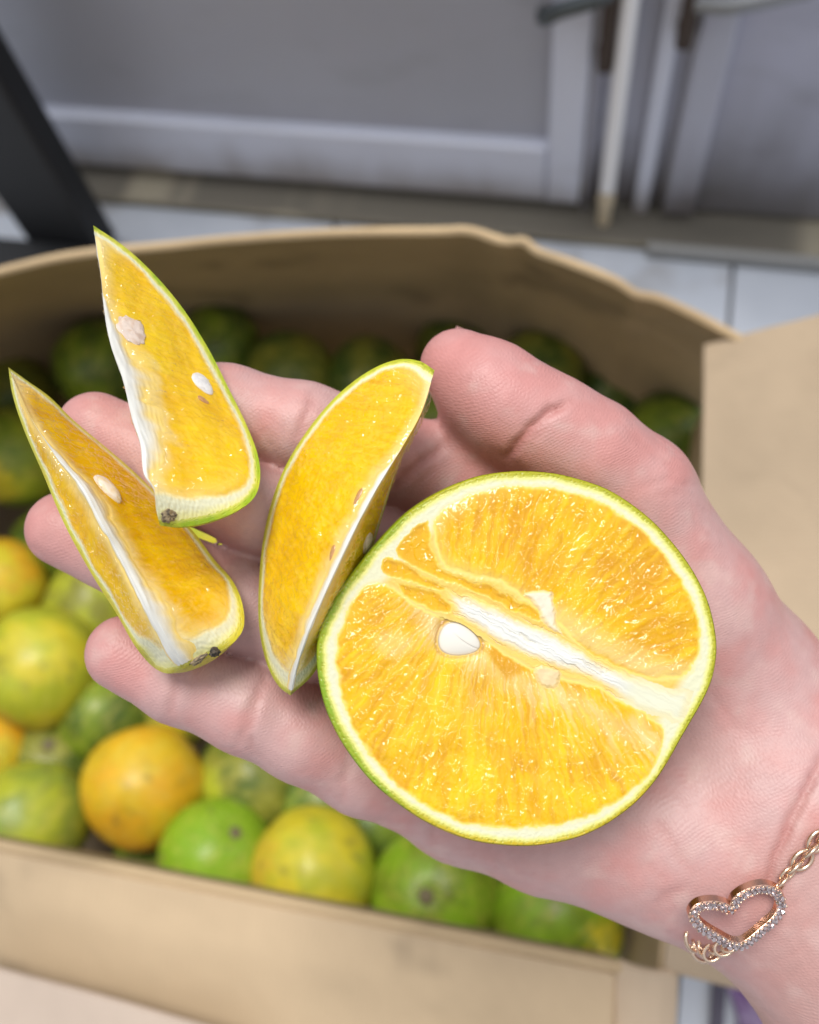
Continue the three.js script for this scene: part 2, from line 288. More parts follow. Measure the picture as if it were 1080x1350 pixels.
// ---------------------------------------------------------------- oranges in the box
const poreTex = grayTexture(512, (u, v) => { const w = worley(u * 40, v * 40, 5); return 0.75 - 0.5 * smooth(0.35, 0.05, w.f1) + 0.15 * fbm(u * 30, v * 30, 1, 2); });
const rindMat = phy({ vertexColors: true, roughness: 0.33, bumpMap: poreTex, bumpScale: 0.00045, specularIntensity: 0.9 });
const scarMat = std({ color: new THREE.Color(0.16, 0.13, 0.07), roughness: 0.8 });
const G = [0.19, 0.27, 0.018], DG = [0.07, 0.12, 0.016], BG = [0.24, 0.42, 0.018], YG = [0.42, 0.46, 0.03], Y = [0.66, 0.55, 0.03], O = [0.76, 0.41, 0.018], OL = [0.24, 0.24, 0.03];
function orange(label, px, py, r, y, cols, group, patch, scar) {
  const c = onY(px, py, y), k = Math.floor(rnd() * 1000), tilt = new THREE.Quaternion().setFromEuler(new THREE.Euler(rnd() * 5, rnd() * 6, rnd() * 5));
  const g = thing('orange', label, 'orange', V(c.x, y - r, c.z), group);
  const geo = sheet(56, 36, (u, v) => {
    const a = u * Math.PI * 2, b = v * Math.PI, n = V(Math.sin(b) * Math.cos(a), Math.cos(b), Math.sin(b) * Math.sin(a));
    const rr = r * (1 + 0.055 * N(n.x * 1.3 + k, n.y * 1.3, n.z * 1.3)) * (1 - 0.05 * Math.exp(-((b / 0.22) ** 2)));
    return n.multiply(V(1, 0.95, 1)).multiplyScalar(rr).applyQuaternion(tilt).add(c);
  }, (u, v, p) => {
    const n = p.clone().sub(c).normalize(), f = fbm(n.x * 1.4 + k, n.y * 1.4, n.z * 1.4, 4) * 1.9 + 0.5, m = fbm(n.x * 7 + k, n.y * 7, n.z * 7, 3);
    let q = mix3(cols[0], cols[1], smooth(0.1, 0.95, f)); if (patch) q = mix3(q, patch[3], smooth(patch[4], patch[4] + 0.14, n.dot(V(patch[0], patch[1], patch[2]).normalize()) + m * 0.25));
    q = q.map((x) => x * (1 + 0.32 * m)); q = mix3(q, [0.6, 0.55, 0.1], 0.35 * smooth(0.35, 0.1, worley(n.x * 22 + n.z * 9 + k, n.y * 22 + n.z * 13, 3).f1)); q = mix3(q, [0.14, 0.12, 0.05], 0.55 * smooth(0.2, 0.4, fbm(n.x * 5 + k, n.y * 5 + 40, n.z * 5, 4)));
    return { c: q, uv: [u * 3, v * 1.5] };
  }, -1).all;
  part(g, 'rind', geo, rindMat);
  const axis = V(0, 1, 0).applyQuaternion(tilt), s = new THREE.SphereGeometry(1, 14, 8); s.scale(0.0042, 0.0016, 0.0042); s.applyQuaternion(tilt);
  s.translate(c.x + axis.x * r * 0.905, c.y + axis.y * r * 0.905, c.z + axis.z * r * 0.905); part(g, 'stem_scar', s, scarMat);
  return g;
}
const R = 0.037, L1 = 0.165;
orange('large yellow green orange with a soft highlight at the left edge, below the pinky tip', 52, 880, 0.040, 0.168, [YG, Y], null, [-0.3, -0.2, 0.9, [0.45, 0.3, 0.05], 0.72]);
orange('ripest orange of the box, warm orange yellow, below the pinky finger', 190, 1036, R, L1, [O, [0.72, 0.47, 0.02]], null, [0, -0.6, 0.8, YG, 0.8]);
orange('yellow orange cut off by the left edge, above the dull green mottled one', -8, 992, 0.0255, 0.155, [Y, O]);
orange('pale green mottled orange at the left edge just above the box front', 40, 1082, R, 0.16, [YG, [0.25, 0.33, 0.05]], null, [-0.2, 0.6, 0.8, OL, 0.93]);
orange('dull olive orange wedged between the ripe one and the mottled one', 72, 1005, 0.033, 0.135, [OL, DG]);
orange('mid green orange squeezed between the yellow green one and the ripe one', 142, 945, 0.034, 0.14, [G, DG]);
orange('dark green and yellow orange right of the ripe one, under the pinky', 335, 1032, R, 0.14, [OL, DG], null, [-0.6, 0.5, 0.5, YG, 0.75]);
orange('deep green orange right below the pinky base, half in shadow', 428, 1058, R, 0.13, [G, DG]);
orange('brightest lime green orange at the front wall of the box', 287, 1128, 0.0335, 0.165, [BG, BG], null, [0.7, 0.3, 0, [0.3, 0.42, 0.03], 0.85]);
orange('squat yellow orange touching the front wall right of the lime green one', 415, 1150, R, 0.168, [Y, YG], null, [-0.9, 0.5, 0, [0.62, 0.44, 0.03], 0.8]);
orange('green orange with an orange blotch and grey scar at the front wall', 575, 1176, R, 0.166, [G, BG], null, [-0.45, 0.55, 0.75, [0.6, 0.4, 0.05], 0.93]);
orange('green orange with a yellow cheek in the front right corner of the box', 735, 1212, 0.0365, 0.166, [G, BG], null, [0.75, 0.6, 0.25, Y, 0.86]);
orange('green orange in the gap between the squat yellow one and the scarred one', 497, 1085, 0.034, 0.12, [DG, G]);
orange('green and yellow orange at the left edge beside the middle wedge tip', 18, 604, R, L1, [YG, G], null, [0, 0.5, 0.9, Y, 0.75]);
orange('ochre yellow orange at the left edge below the ring finger tip', 2, 768, 0.030, 0.165, [Y, O]);
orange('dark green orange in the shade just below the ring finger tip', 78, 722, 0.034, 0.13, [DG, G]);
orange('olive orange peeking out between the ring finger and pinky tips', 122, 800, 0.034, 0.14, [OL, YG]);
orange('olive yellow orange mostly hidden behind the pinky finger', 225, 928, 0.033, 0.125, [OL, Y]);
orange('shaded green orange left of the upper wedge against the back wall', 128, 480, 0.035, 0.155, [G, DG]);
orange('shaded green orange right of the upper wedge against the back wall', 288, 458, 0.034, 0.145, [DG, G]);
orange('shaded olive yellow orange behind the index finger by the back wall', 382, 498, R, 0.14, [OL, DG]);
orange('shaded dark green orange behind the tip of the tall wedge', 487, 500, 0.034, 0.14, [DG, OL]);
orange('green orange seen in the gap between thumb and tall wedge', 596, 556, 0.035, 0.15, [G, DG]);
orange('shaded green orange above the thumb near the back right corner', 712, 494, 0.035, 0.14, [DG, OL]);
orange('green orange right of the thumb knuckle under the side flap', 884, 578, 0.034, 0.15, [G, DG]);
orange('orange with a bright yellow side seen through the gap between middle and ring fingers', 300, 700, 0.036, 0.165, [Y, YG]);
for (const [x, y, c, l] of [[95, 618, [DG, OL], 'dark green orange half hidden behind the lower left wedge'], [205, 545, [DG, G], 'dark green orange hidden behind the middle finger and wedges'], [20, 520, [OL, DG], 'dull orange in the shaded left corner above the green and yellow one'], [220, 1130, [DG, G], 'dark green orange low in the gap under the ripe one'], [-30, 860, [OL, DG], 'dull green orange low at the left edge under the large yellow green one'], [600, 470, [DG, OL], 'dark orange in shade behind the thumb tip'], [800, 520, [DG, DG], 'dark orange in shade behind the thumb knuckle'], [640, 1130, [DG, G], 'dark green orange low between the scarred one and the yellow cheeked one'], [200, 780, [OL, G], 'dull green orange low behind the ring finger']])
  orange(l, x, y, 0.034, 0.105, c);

// ---------------------------------------------------------------- the hand: one continuous surface from a distance field, in millimetres along the camera's axes
const toMM = (px, py, z) => [(px - 540) / 1200 * z, -(py - 675) / 1200 * z, -z];
const fromMM = (x, y, z) => CAM.clone().addScaledVector(EX, x / 1000).addScaledVector(ED, -y / 1000).addScaledVector(EF, -z / 1000);
const smin = (a, b, k) => { const h = Math.max(k - Math.abs(a - b), 0) / k; return Math.min(a, b) - h * h * k * 0.25; };
function chain(pts) { const q = pts.map(([px, py, z, r]) => [...toMM(px, py, z), r]), out = []; for (let i = 1; i < q.length; i++) out.push([q[i - 1], q[i]]); return out; }
const fingers = [
  chain([[700, 672, 196, 10.5], [600, 632, 190, 10.2], [475, 590, 183, 9.3], [400, 563, 181, 8.7], [300, 538, 181, 8.4], [224, 522, 183, 7.2]]),
  chain([[680, 800, 200, 10.5], [560, 752, 190, 10], [440, 705, 183, 9.4], [345, 672, 182, 9.0], [240, 625, 182, 8.7], [127, 567, 183, 7.7]]),
  chain([[640, 905, 202, 10.5], [520, 868, 189, 9.8], [400, 826, 183, 9.5], [320, 796, 182, 9.4], [200, 748, 181, 8.6], [86, 698, 182, 7.6]]),
  chain([[610, 1056, 198, 11], [480, 1007, 186, 10], [400, 966, 181, 9.4], [325, 933, 179, 8.7], [236, 901, 177, 7.5], [163, 861, 177, 7.2]]),
];
const thumb = chain([[975, 900, 196, 17], [905, 800, 190, 16], [832, 652, 183, 11.8], [772, 600, 180, 10.9], [720, 563, 178, 9.8], [668, 536, 177.5, 9.6], [640, 512, 178, 9.0], [603, 483, 180, 7.3]]);
const palm = [
  ...chain([[700, 672, 197, 10.5], [960, 980, 203, 15]]), ...chain([[680, 800, 202, 10.5], [970, 1020, 204, 14]]), ...chain([[640, 905, 203, 10.5], [960, 1050, 204, 14]]),
  ...chain([[610, 1054, 199, 11], [720, 1073, 196, 14.5], [860, 1090, 195, 18.5], [990, 1122, 194, 19.5]]),
  ...chain([[832, 655, 186, 10], [700, 672, 194, 9]]), ...chain([[700, 672, 198, 10], [680, 800, 203, 10], [640, 905, 204, 10], [610, 1050, 202, 10]]),
  ...chain([[975, 900, 198, 17], [1010, 1010, 197, 20], [1120, 1110, 194, 21]]),
];
const arm = [...chain([[985, 1118, 194, 19.5], [1200, 1330, 186, 23], [1420, 1540, 180, 26]]), ...chain([[1060, 1040, 195, 20], [1260, 1220, 188, 24], [1480, 1420, 180, 27]])];
const cap = (x, y, z, [a, b]) => {
  const ex = b[0] - a[0], ey = b[1] - a[1], ez = b[2] - a[2], t = clamp(((x - a[0]) * ex + (y - a[1]) * ey + (z - a[2]) * ez) / (ex * ex + ey * ey + ez * ez));
  return Math.hypot(x - a[0] - ex * t, y - a[1] - ey * t, z - a[2] - ez * t) - (a[3] + (b[3] - a[3]) * t);
};
const HC = toMM(682, 868, 155); // centre of the half orange's face
function handField(x, y, z) {
  let f = 1e3;
  for (const c of fingers) { let d = 1e3; for (const s of c) d = smin(d, cap(x, y, z, s), 2.5); f = smin(f, d, 1.2); }
  let p = 1e3;
  for (const s of palm) p = smin(p, cap(x, y, z, s), 9);
  let a = 1e3;
  for (const s of arm) a = smin(a, cap(x, y, z, s), 16);
  p = smin(p, a, 14);
  let t = 1e3;
  for (const s of thumb) t = smin(t, cap(x, y, z, s), 4);
  let d = smin(f, p, 7); d = smin(d, t, 6);
  const o = Math.hypot(x - HC[0], y - HC[1], z - HC[2]) - 34.6, k = 4, h = Math.max(k - Math.abs(d + o), 0) / k; // pressed in by the fruit
  return Math.max(d, -o) + h * h * k * 0.25;
}
// creases and folds, in the picture's measure: [points, width mm, depth mm]
const creases = [
  [[[664, 610], [680, 588], [704, 560], [728, 541], [750, 530]], 0.75, 1.05], [[[692, 598], [704, 578], [722, 560]], 0.7, 0.3],
  [[[390, 584], [398, 560], [408, 534], [414, 516]], 0.8, 0.5], [[[400, 588], [410, 560], [418, 530]], 0.6, 0.2],
  [[[512, 652], [536, 628], [560, 606], [588, 586]], 0.9, 0.75], [[[530, 660], [552, 636], [575, 618]], 0.6, 0.2],
  [[[296, 745], [304, 738], [318, 726]], 0.6, 0.3], [[[300, 765], [306, 748], [322, 736]], 0.6, 0.25],
  [[[222, 950], [229, 922], [240, 886]], 0.8, 0.4], [[[216, 940], [224, 915], [233, 884]], 0.5, 0.15],
  [[[314, 988], [322, 950], [340, 908], [352, 880]], 0.7, 0.4], [[[330, 994], [328, 965], [338, 930], [350, 902]], 0.6, 0.35], [[[324, 975], [336, 940], [345, 915]], 0.5, 0.2],
  [[[452, 1062], [453, 1030], [462, 1000]], 0.8, 0.35], [[[570, 1122], [568, 1100], [575, 1080]], 0.8, 0.4],
  [[[862, 1080], [880, 1102], [898, 1128], [912, 1150]], 0.8, 0.35], [[[905, 1168], [880, 1180], [858, 1200]], 0.9, 0.3],
  [[[1012, 1172], [1022, 1130], [1042, 1080], [1066, 1035], [1090, 990]], 0.9, 0.8], [[[1032, 1120], [1050, 1078], [1078, 1020]], 0.6, 0.45],
  [[[978, 1146], [990, 1120], [1006, 1085]], 0.5, 0.2], [[[970, 1032], [1000, 1024], [1030, 1028]], 0.6, 0.15],
  [[[820, 560], [850, 590], [905, 622]], 0.6, 0.1], [[[844, 640], [880, 632], [930, 640]], 0.6, 0.18], [[[856, 655], [890, 650], [920, 655]], 0.5, 0.12],
  [[[935, 968], [965, 958], [990, 962]], 0.6, 0.15], [[[1020, 1215], [1050, 1190], [1085, 1150]], 0.6, 0.15], [[[1040, 1240], [1064, 1218], [1090, 1190]], 0.5, 0.15], [[[1030, 1270], [1060, 1246], [1090, 1225]], 0.5, 0.12],
  [[[640, 590], [672, 606], [700, 640]], 1.0, 0.3],
];
{
  const lo = [-90, -148, -236], cell = 0.95, n = [228, 206, 86], [nx, ny, nz] = n, F = new Float32Array(nx * ny * nz);
  // coarse pass first: cells far from the surface keep the coarse value
  const S = 4;
  for (let k = 0; k < nz; k += S) for (let j = 0; j < ny; j += S) for (let i = 0; i < nx; i += S) {
    const d = handField(lo[0] + (i + 1.5) * cell, lo[1] + (j + 1.5) * cell, lo[2] + (k + 1.5) * cell), far = Math.abs(d) > 7;
    for (let c = k; c < Math.min(k + S, nz); c++) for (let b = j; b < Math.min(j + S, ny); b++) for (let a = i; a < Math.min(i + S, nx); a++)
      F[(c * ny + b) * nx + a] = far ? d : handField(lo[0] + a * cell, lo[1] + b * cell, lo[2] + c * cell);
  }
  // close the forearm where the field's box ends
  for (let c = 0; c < nz; c++) for (let b = 0; b < ny; b++) for (let a = 0; a < nx; a++) if (!a || !b || !c || a === nx - 1 || b === ny - 1 || c === nz - 1) F[(c * ny + b) * nx + a] = Math.max(F[(c * ny + b) * nx + a], 0.3);
  const idx = new Int32Array(nx * ny * nz).fill(-1), pts = [], tri = [], id = (a, b, c) => (c * ny + b) * nx + a;
  for (let c = 0; c < nz - 1; c++) for (let b = 0; b < ny - 1; b++) for (let a = 0; a < nx - 1; a++) {
    let sx = 0, sy = 0, sz = 0, m = 0, mask = 0;
    const v = []; for (let q = 0; q < 8; q++) { v[q] = F[id(a + (q & 1), b + ((q >> 1) & 1), c + (q >> 2))]; if (v[q] < 0) mask |= 1 << q; }
    if (mask === 0 || mask === 255) continue;
    for (let q = 0; q < 8; q++) for (const e of [1, 2, 4]) { if (q & e) continue; const r = q | e; if ((v[q] < 0) === (v[r] < 0)) continue; const t = v[q] / (v[q] - v[r]); sx += (q & 1) + (e === 1 ? t : 0); sy += ((q >> 1) & 1) + (e === 2 ? t : 0); sz += (q >> 2) + (e === 4 ? t : 0); m++; }
    idx[id(a, b, c)] = pts.length / 3; pts.push(lo[0] + (a + sx / m) * cell, lo[1] + (b + sy / m) * cell, lo[2] + (c + sz / m) * cell);
  }
  for (let c = 1; c < nz - 1; c++) for (let b = 1; b < ny - 1; b++) for (let a = 1; a < nx - 1; a++) {
    const s = F[id(a, b, c)] < 0;
    const quad = (p, q, r, t, f) => { if (p < 0 || q < 0 || r < 0 || t < 0) return; if (f) tri.push(p, q, r, p, r, t); else tri.push(p, r, q, p, t, r); };
    if (s !== (F[id(a + 1, b, c)] < 0)) quad(idx[id(a, b - 1, c - 1)], idx[id(a, b, c - 1)], idx[id(a, b, c)], idx[id(a, b - 1, c)], s);
    if (s !== (F[id(a, b + 1, c)] < 0)) quad(idx[id(a - 1, b, c - 1)], idx[id(a - 1, b, c)], idx[id(a, b, c)], idx[id(a, b, c - 1)], s);
    if (s !== (F[id(a, b, c + 1)] < 0)) quad(idx[id(a - 1, b - 1, c)], idx[id(a, b - 1, c)], idx[id(a, b, c)], idx[id(a - 1, b, c)], s);
  }
  const m = pts.length / 3, P = new Float32Array(m * 3), C = new Float32Array(m * 3), UV = new Float32Array(m * 2);
  const tips = [[200, 520], [110, 560], [70, 695], [150, 856], [600, 480], [640, 510]], boxes = creases.map(([l]) => [Math.min(...l.map((p) => p[0])) - 30, Math.max(...l.map((p) => p[0])) + 30, Math.min(...l.map((p) => p[1])) - 30, Math.max(...l.map((p) => p[1])) + 30]);
  for (let i = 0; i < m; i++) {
    let x = pts[i * 3], y = pts[i * 3 + 1], z = pts[i * 3 + 2];
    const e = 0.4, gr = () => { const g = V(handField(x + e, y, z) - handField(x - e, y, z), handField(x, y + e, z) - handField(x, y - e, z), handField(x, y, z + e) - handField(x, y, z - e)); return g.normalize(); };
    const g = gr(), d = clamp(handField(x, y, z), -0.6, 0.6); x -= g.x * d; y -= g.y * d; z -= g.z * d;
    const px = 540 - x / z * 1200, py = 675 + y / z * 1200, front = smooth(0.0, 0.35, g.z), mm = -z / 1200;
    let dig = 0, red = 0;
    if (front > 0) creases.forEach(([l, w, dp], k) => {
      const bb = boxes[k]; if (px < bb[0] || px > bb[1] || py < bb[2] || py > bb[3]) return;
      const q = lineDist(l, px + 3 * N(px * 0.06, py * 0.06, 4), py + 3 * N(px * 0.06, py * 0.06, 8)) * mm, end = smooth(0, 22, Math.min(Math.hypot(px - l[0][0], py - l[0][1]), Math.hypot(px - l.at(-1)[0], py - l.at(-1)[1])) + 6);
      dig += dp * Math.exp(-((q / w) ** 2)) * end * front; red += dp * Math.exp(-((q / (w * 1.1)) ** 2)) * end * front;
    });
    const lx = x * 0.62 - y * 0.78, ly = x * 0.78 + y * 0.62, ln = smooth(0.07, 0.0, Math.abs(N(lx * 0.055, ly * 0.32, 3))) * smooth(-0.1, 0.25, N(x * 0.06, y * 0.06, 7)) + 0.6 * smooth(0.06, 0.0, Math.abs(N(lx * 0.3 + 9, ly * 0.09, 5))) * smooth(0.0, 0.3, N(x * 0.05, y * 0.05, 17)); dig += 0.13 * ln * front; red += 0.16 * ln * front;
    const lump = 0.28 * fbm(x * 0.07, y * 0.07, z * 0.07, 3);
    x -= g.x * (dig - lump); y -= g.y * (dig - lump); z -= g.z * (dig - lump);
    fromMM(x, y, z).toArray(P, i * 3);
    let tip = 0; for (const [tx, ty] of tips) tip = Math.max(tip, smooth(110, 20, Math.hypot(px - tx, py - ty)));
    const th = smooth(760, 560, py) * smooth(420, 560, px), mot = fbm(x * 0.09 + 20, y * 0.09, z * 0.09, 4), fine = fbm(x * 0.5, y * 0.5, z * 0.5, 3), wrist = smooth(930, 1060, px) * smooth(1040, 1150, py);
    let c = mix3([0.56, 0.345, 0.33], [0.58, 0.27, 0.25], clamp(0.25 + mot * 1.7 + 0.55 * th));
    c = mix3(c, [0.60, 0.25, 0.235], 0.55 * tip); c = mix3(c, [0.52, 0.31, 0.275], 0.6 * wrist);
    c = mix3(c, [0.62, 0.42, 0.385], 0.55 * smooth(0.08, 0.35, fbm(x * 0.13, y * 0.13, z * 0.13 + 9, 4)));
    c = mix3(c, [0.42, 0.15, 0.13], clamp(red * 0.6, 0, 0.5)); c = c.map((q) => q * (1 + 0.1 * fine));
    C.set(c, i * 3); UV[i * 2] = (x * 0.82 + y * 0.57) / 20; UV[i * 2 + 1] = (y * 0.82 - x * 0.57 + z * 0.5) / 20;
  }
  const geo = new THREE.BufferGeometry();
  geo.setAttribute('position', new THREE.BufferAttribute(P, 3)); geo.setAttribute('color', new THREE.BufferAttribute(C, 3)); geo.setAttribute('uv', new THREE.BufferAttribute(UV, 2)); geo.setIndex(tri); geo.computeVertexNormals();
  const ridge = grayTexture(1024, (u, v) => {
    const tp = Math.PI * 2, wob = 1.6 * Math.sin(tp * u + 1) + 1.2 * Math.sin(tp * v * 2) + 0.5 * Math.sin(tp * (u * 3 + v * 2)), r = Math.sin(tp * (v * 34 + u * 6) + wob * 3), w = worley(u * 26, v * 26, 9);
    const msk = 0.5 + 0.5 * Math.sin(tp * u + 2) * Math.sin(tp * v + 1); return 0.5 + 0.17 * r * msk + 0.5 * (w.f2 - w.f1) - 0.2 + 0.35 * fbm(u * 60, v * 60, 1, 3);
  });
  const hand = single('hand', 'open right hand, palm up, fingers pointing left, holding a halved orange and three wedges', 'hand', geo, phy({ vertexColors: true, roughness: 0.44, specularIntensity: 0.8, bumpMap: ridge, bumpScale: 0.00009, sheen: 0.25, sheenColor: new THREE.Color(0.9, 0.55, 0.5), sheenRoughness: 0.5 }), W(900, 1000, 200));
  const nail = sheet(16, 12, (u, v) => { const a = (u - 0.5) * 1.9, s = toMM(592, 455, 186.5), e = toMM(648, 478, 187.5), t = mix(0, 1, v); const cx = mix(s[0], e[0], t), cy = mix(s[1], e[1], t), cz = mix(s[2], e[2], t); return fromMM(cx + 4.5 * Math.sin(a) * 0.45, cy + 4.5 * Math.sin(a) * 0.75 + 1.5, cz - 4.0 * Math.cos(a) + 1); }, () => ({ c: [0.75, 0.5, 0.46] }), 1).all;
  part(hand, 'thumb_nail', nail, phy({ vertexColors: true, roughness: 0.25, clearcoat: 0.3, side: THREE.DoubleSide }));
}
const skinZ = (px, py) => { let z = 140; for (let i = 0; i < 80; i++) { const d = handField(...toMM(px, py, z)); if (d < 0.02) break; z += d * 0.9; if (z > 240) break; } return z; };

// ---------------------------------------------------------------- cut fruit
const fleshMat = phy({ vertexColors: true, roughness: 0.6, specularIntensity: 0.15 });
const filmMat = phy({ color: new THREE.Color(1, 1, 1), transmission: 1, thickness: 0, roughness: 0.04, ior: 1.6 }); // the film of juice that wets the cut flesh
// the same sheet again, as the wet film over the flesh only
function wetFilm(nu, nv, P, films, flip) {
  let i = 0; const f = sheet(nu, nv, P, () => { const h = films[i++]; return { h: h ?? 0, c: [1, 1, 1], part: h === undefined ? 'none' : 'film' }; }, flip).film;
  f.deleteAttribute('color'); return f;
}
const pithMat = phy({ vertexColors: true, roughness: 0.55, clearcoat: 0.12, clearcoatRoughness: 0.3 });
const coreMat = phy({ vertexColors: true, roughness: 0.4, clearcoat: 0.3, clearcoatRoughness: 0.2 });
const seedMat = phy({ vertexColors: true, roughness: 0.3, clearcoat: 0.7, clearcoatRoughness: 0.08 });
const zestMat = phy({ vertexColors: true, roughness: 0.34, bumpMap: poreTex, bumpScale: 0.00014, specularIntensity: 0.9 });
const DEEP = [0.70, 0.33, 0.001], MID = [0.82, 0.48, 0.002], BRIGHT = [0.90, 0.61, 0.004], PALE = [0.88, 0.70, 0.17], PITH = [0.72, 0.71, 0.49], WHITE = [0.75, 0.745, 0.69];
// torn skins of the sacs: thin squiggly ridges standing in the juice film
const squiggle = (x, y, k) => { const n = N(x, y, k) + 0.35 * N(x * 2.3, y * 2.3, k + 3), m = N(x * 1.2 + 7, y * 1.2 + 3, k + 6), q = Math.exp(-((n / 0.26) ** 2)) * smooth(-0.35, 0.15, N(x * 0.5, y * 0.5, k + 9)); return q + 0.8 * Math.exp(-((m / 0.22) ** 2)) * smooth(-0.3, 0.2, N(x * 0.45 + 4, y * 0.45, k + 12)); };
// juice sacs: u across them, v along them, both in cells; their skins stand up as thin wet ridges
function sacs(u, v, k) {
  const uu = u + 0.55 * N(u * 0.7, v * 0.9, k) + 0.25 * N(u * 2, v * 1.6, k + 2), vv = v + 0.4 * N(u * 0.5, v, k + 5) + 0.2 * N(u * 1.7, v * 2.1, k + 8);
  const w = worley(uu, vv, k), gap = w.f2 - w.f1, wall = smooth(0.2, 0.0, gap) * smooth(-0.25, 0.2, N(u * 0.6, v * 0.6, k + 9)), dome = Math.sqrt(Math.max(0, 1 - w.f1 * w.f1));
  return { h: 0.16 * dome + 0.20 * wall + ((w.a - 0.5) * w.ox + (w.b - 0.5) * w.oy * 0.8) * 0.75 + 0.10 * fbm(u * 2.2, v * 1.6, k, 3), tone: w.c, wall };
}
const half = thing('orange_half', 'juicy halved orange, cut face up, lying in the palm', 'orange half', W(682, 868, 188));
{
  const z2p = ([x, y]) => [x / 1.9286 + 400, y / 1.9286 + 600];
  const outline = smoothPoly([[560, 40], [640, 46], [700, 60], [770, 84], [830, 120], [885, 163], [930, 210], [970, 260], [1003, 312], [1030, 370], [1046, 430], [1053, 485], [1049, 535], [1038, 580], [1015, 630], [985, 682], [960, 725], [932, 775], [898, 828], [852, 880], [800, 922], [745, 955], [690, 977], [630, 990], [570, 996], [500, 993], [430, 982], [365, 960], [300, 928], [238, 886], [180, 838], [132, 782], [92, 722], [62, 660], [44, 600], [35, 545], [34, 490], [42, 445], [58, 408], [82, 360], [110, 318], [143, 275], [178, 233], [217, 190], [258, 150], [303, 117], [350, 90], [400, 68], [450, 52], [505, 43]], true, 3);
  const CX = 545, CY = 518, NA = 1440, Rt = new Float32Array(NA + 1);
  for (let i = 0; i <= NA; i++) { const a = i / NA * Math.PI * 2, dx = Math.cos(a), dy = Math.sin(a); let lo = 300, hi = 700; for (let k = 0; k < 26; k++) { const m = (lo + hi) / 2; if (polyDist(outline, CX + dx * m, CY + dy * m) > 0) lo = m; else hi = m; } Rt[i] = lo; }
  Rt[NA] = Rt[0];
  const RA = (a) => { const t = ((a / (Math.PI * 2)) % 1 + 1) % 1 * NA, i = Math.floor(t); return mix(Rt[i], Rt[(i + 1) % NA], t - i); };
  // the face: a plane, tipped a little towards the wrist
  const nrm = EF.clone().negate().addScaledVector(EX, 0.05).addScaledVector(ED, -0.03).normalize(), P0 = W(682, 868, 155);
  const onFace = (zx, zy) => { const [px, py] = z2p([zx, zy]), r = ray(px, py); return CAM.clone().addScaledVector(r, P0.clone().sub(CAM).dot(nrm) / r.dot(nrm)); };
  const U = smoothPoly([[338, 172], [420, 112], [520, 88], [640, 92], [740, 122], [835, 180], [915, 260], [972, 350], [1000, 440], [998, 505], [965, 560], [900, 568], [830, 552], [765, 525], [700, 482], [655, 430], [560, 365], [500, 322], [430, 304], [360, 282], [340, 232]], true, 3);
  const A = smoothPoly([[316, 164], [325, 230], [346, 284], [410, 312], [480, 334], [540, 366], [590, 392], [612, 420], [560, 408], [500, 378], [440, 350], [360, 318], [280, 282], [234, 242], [268, 196]], true, 3);
  const B = smoothPoly([[206, 264], [240, 264], [300, 302], [366, 338], [345, 346], [290, 326], [222, 308], [200, 292]], true, 3);
  const Cc = smoothPoly([[238, 326], [296, 336], [345, 352], [378, 388], [370, 404], [310, 388], [258, 358]], true, 3);
  const Lw = smoothPoly([[148, 350], [195, 326], [236, 345], [300, 392], [380, 422], [462, 472], [560, 532], [630, 560], [740, 588], [805, 622], [868, 658], [904, 690], [906, 740], [870, 812], [800, 870], [720, 914], [620, 936], [520, 940], [420, 930], [330, 894], [250, 840], [180, 762], [128, 680], [100, 590], [90, 500], [112, 420]], true, 3);
  const K = smoothPoly([[358, 338], [380, 345], [450, 366], [560, 415], [650, 455], [760, 522], [850, 562], [930, 590], [990, 600], [960, 680], [910, 668], [850, 648], [790, 612], [720, 570], [640, 545], [540, 505], [455, 455], [392, 415], [372, 375]], true, 3);
  const FL = smoothPoly([[562, 352], [630, 348], [642, 420], [668, 470], [612, 425], [590, 385]], true, 3), FL2 = smoothPoly([[588, 540], [652, 545], [648, 590], [600, 585]], true, 3);
  const films = [], keep = (f) => { films.push(f.film); return f; }, onDisc = (u, v) => { const a = u * Math.PI * 2, r = v * RA(a); return onFace(CX + Math.cos(a) * r, CY + Math.sin(a) * r); };
  const faceInfo = (u, v) => {
    const a = u * Math.PI * 2, R0 = RA(a), r = v * R0, x0 = CX + Math.cos(a) * r, y0 = CY + Math.sin(a) * r, dOut = R0 - r;
    const x = x0 + 7 * N(x0 * 0.03, y0 * 0.03, 1) + 3 * N(x0 * 0.11, y0 * 0.11, 2), y = y0 + 7 * N(x0 * 0.03, y0 * 0.03, 3) + 3 * N(x0 * 0.11, y0 * 0.11, 4);
    const g1 = fbm(x * 0.02, y * 0.02, 3, 3), left = smooth(420, 120, x0), fine = N(x0 * 0.25, y0 * 0.25, 3);
    const zw = 15 + 6 * left + 5 * N(a * 9, 2, 1) + 3 * N(a * 55, 1, 2);
    const green = mix3([0.42, 0.42, 0.02], [0.24, 0.38, 0.02], clamp(left * 0.9 - 0.1 + 0.6 * N(a * 4, 7, 1)));
    const yel = mix3(green, [0.58, 0.43, 0.02], clamp(smooth(-0.3, 0.5, Math.sin(a - 0.6)) * 0.85 * (1 - left) + 0.5 * N(a * 14, dOut * 0.1, 4)));
    if (dOut < zw) {
      const q = dOut / zw, pore = smooth(0.25, 0.1, worley(a * 46, dOut * 0.055, 2).f1), t = smooth(0.55, 1, q + 0.2 * fine);
      return { h: -0.0005 * (1 - smooth(0, 5, dOut)) - 0.00012 * pore, c: mix3(mix3(yel, [0.3, 0.3, 0.02], pore * 0.6), [0.72, 0.70, 0.18], t * 0.7), part: 'peel_rim' };
    }
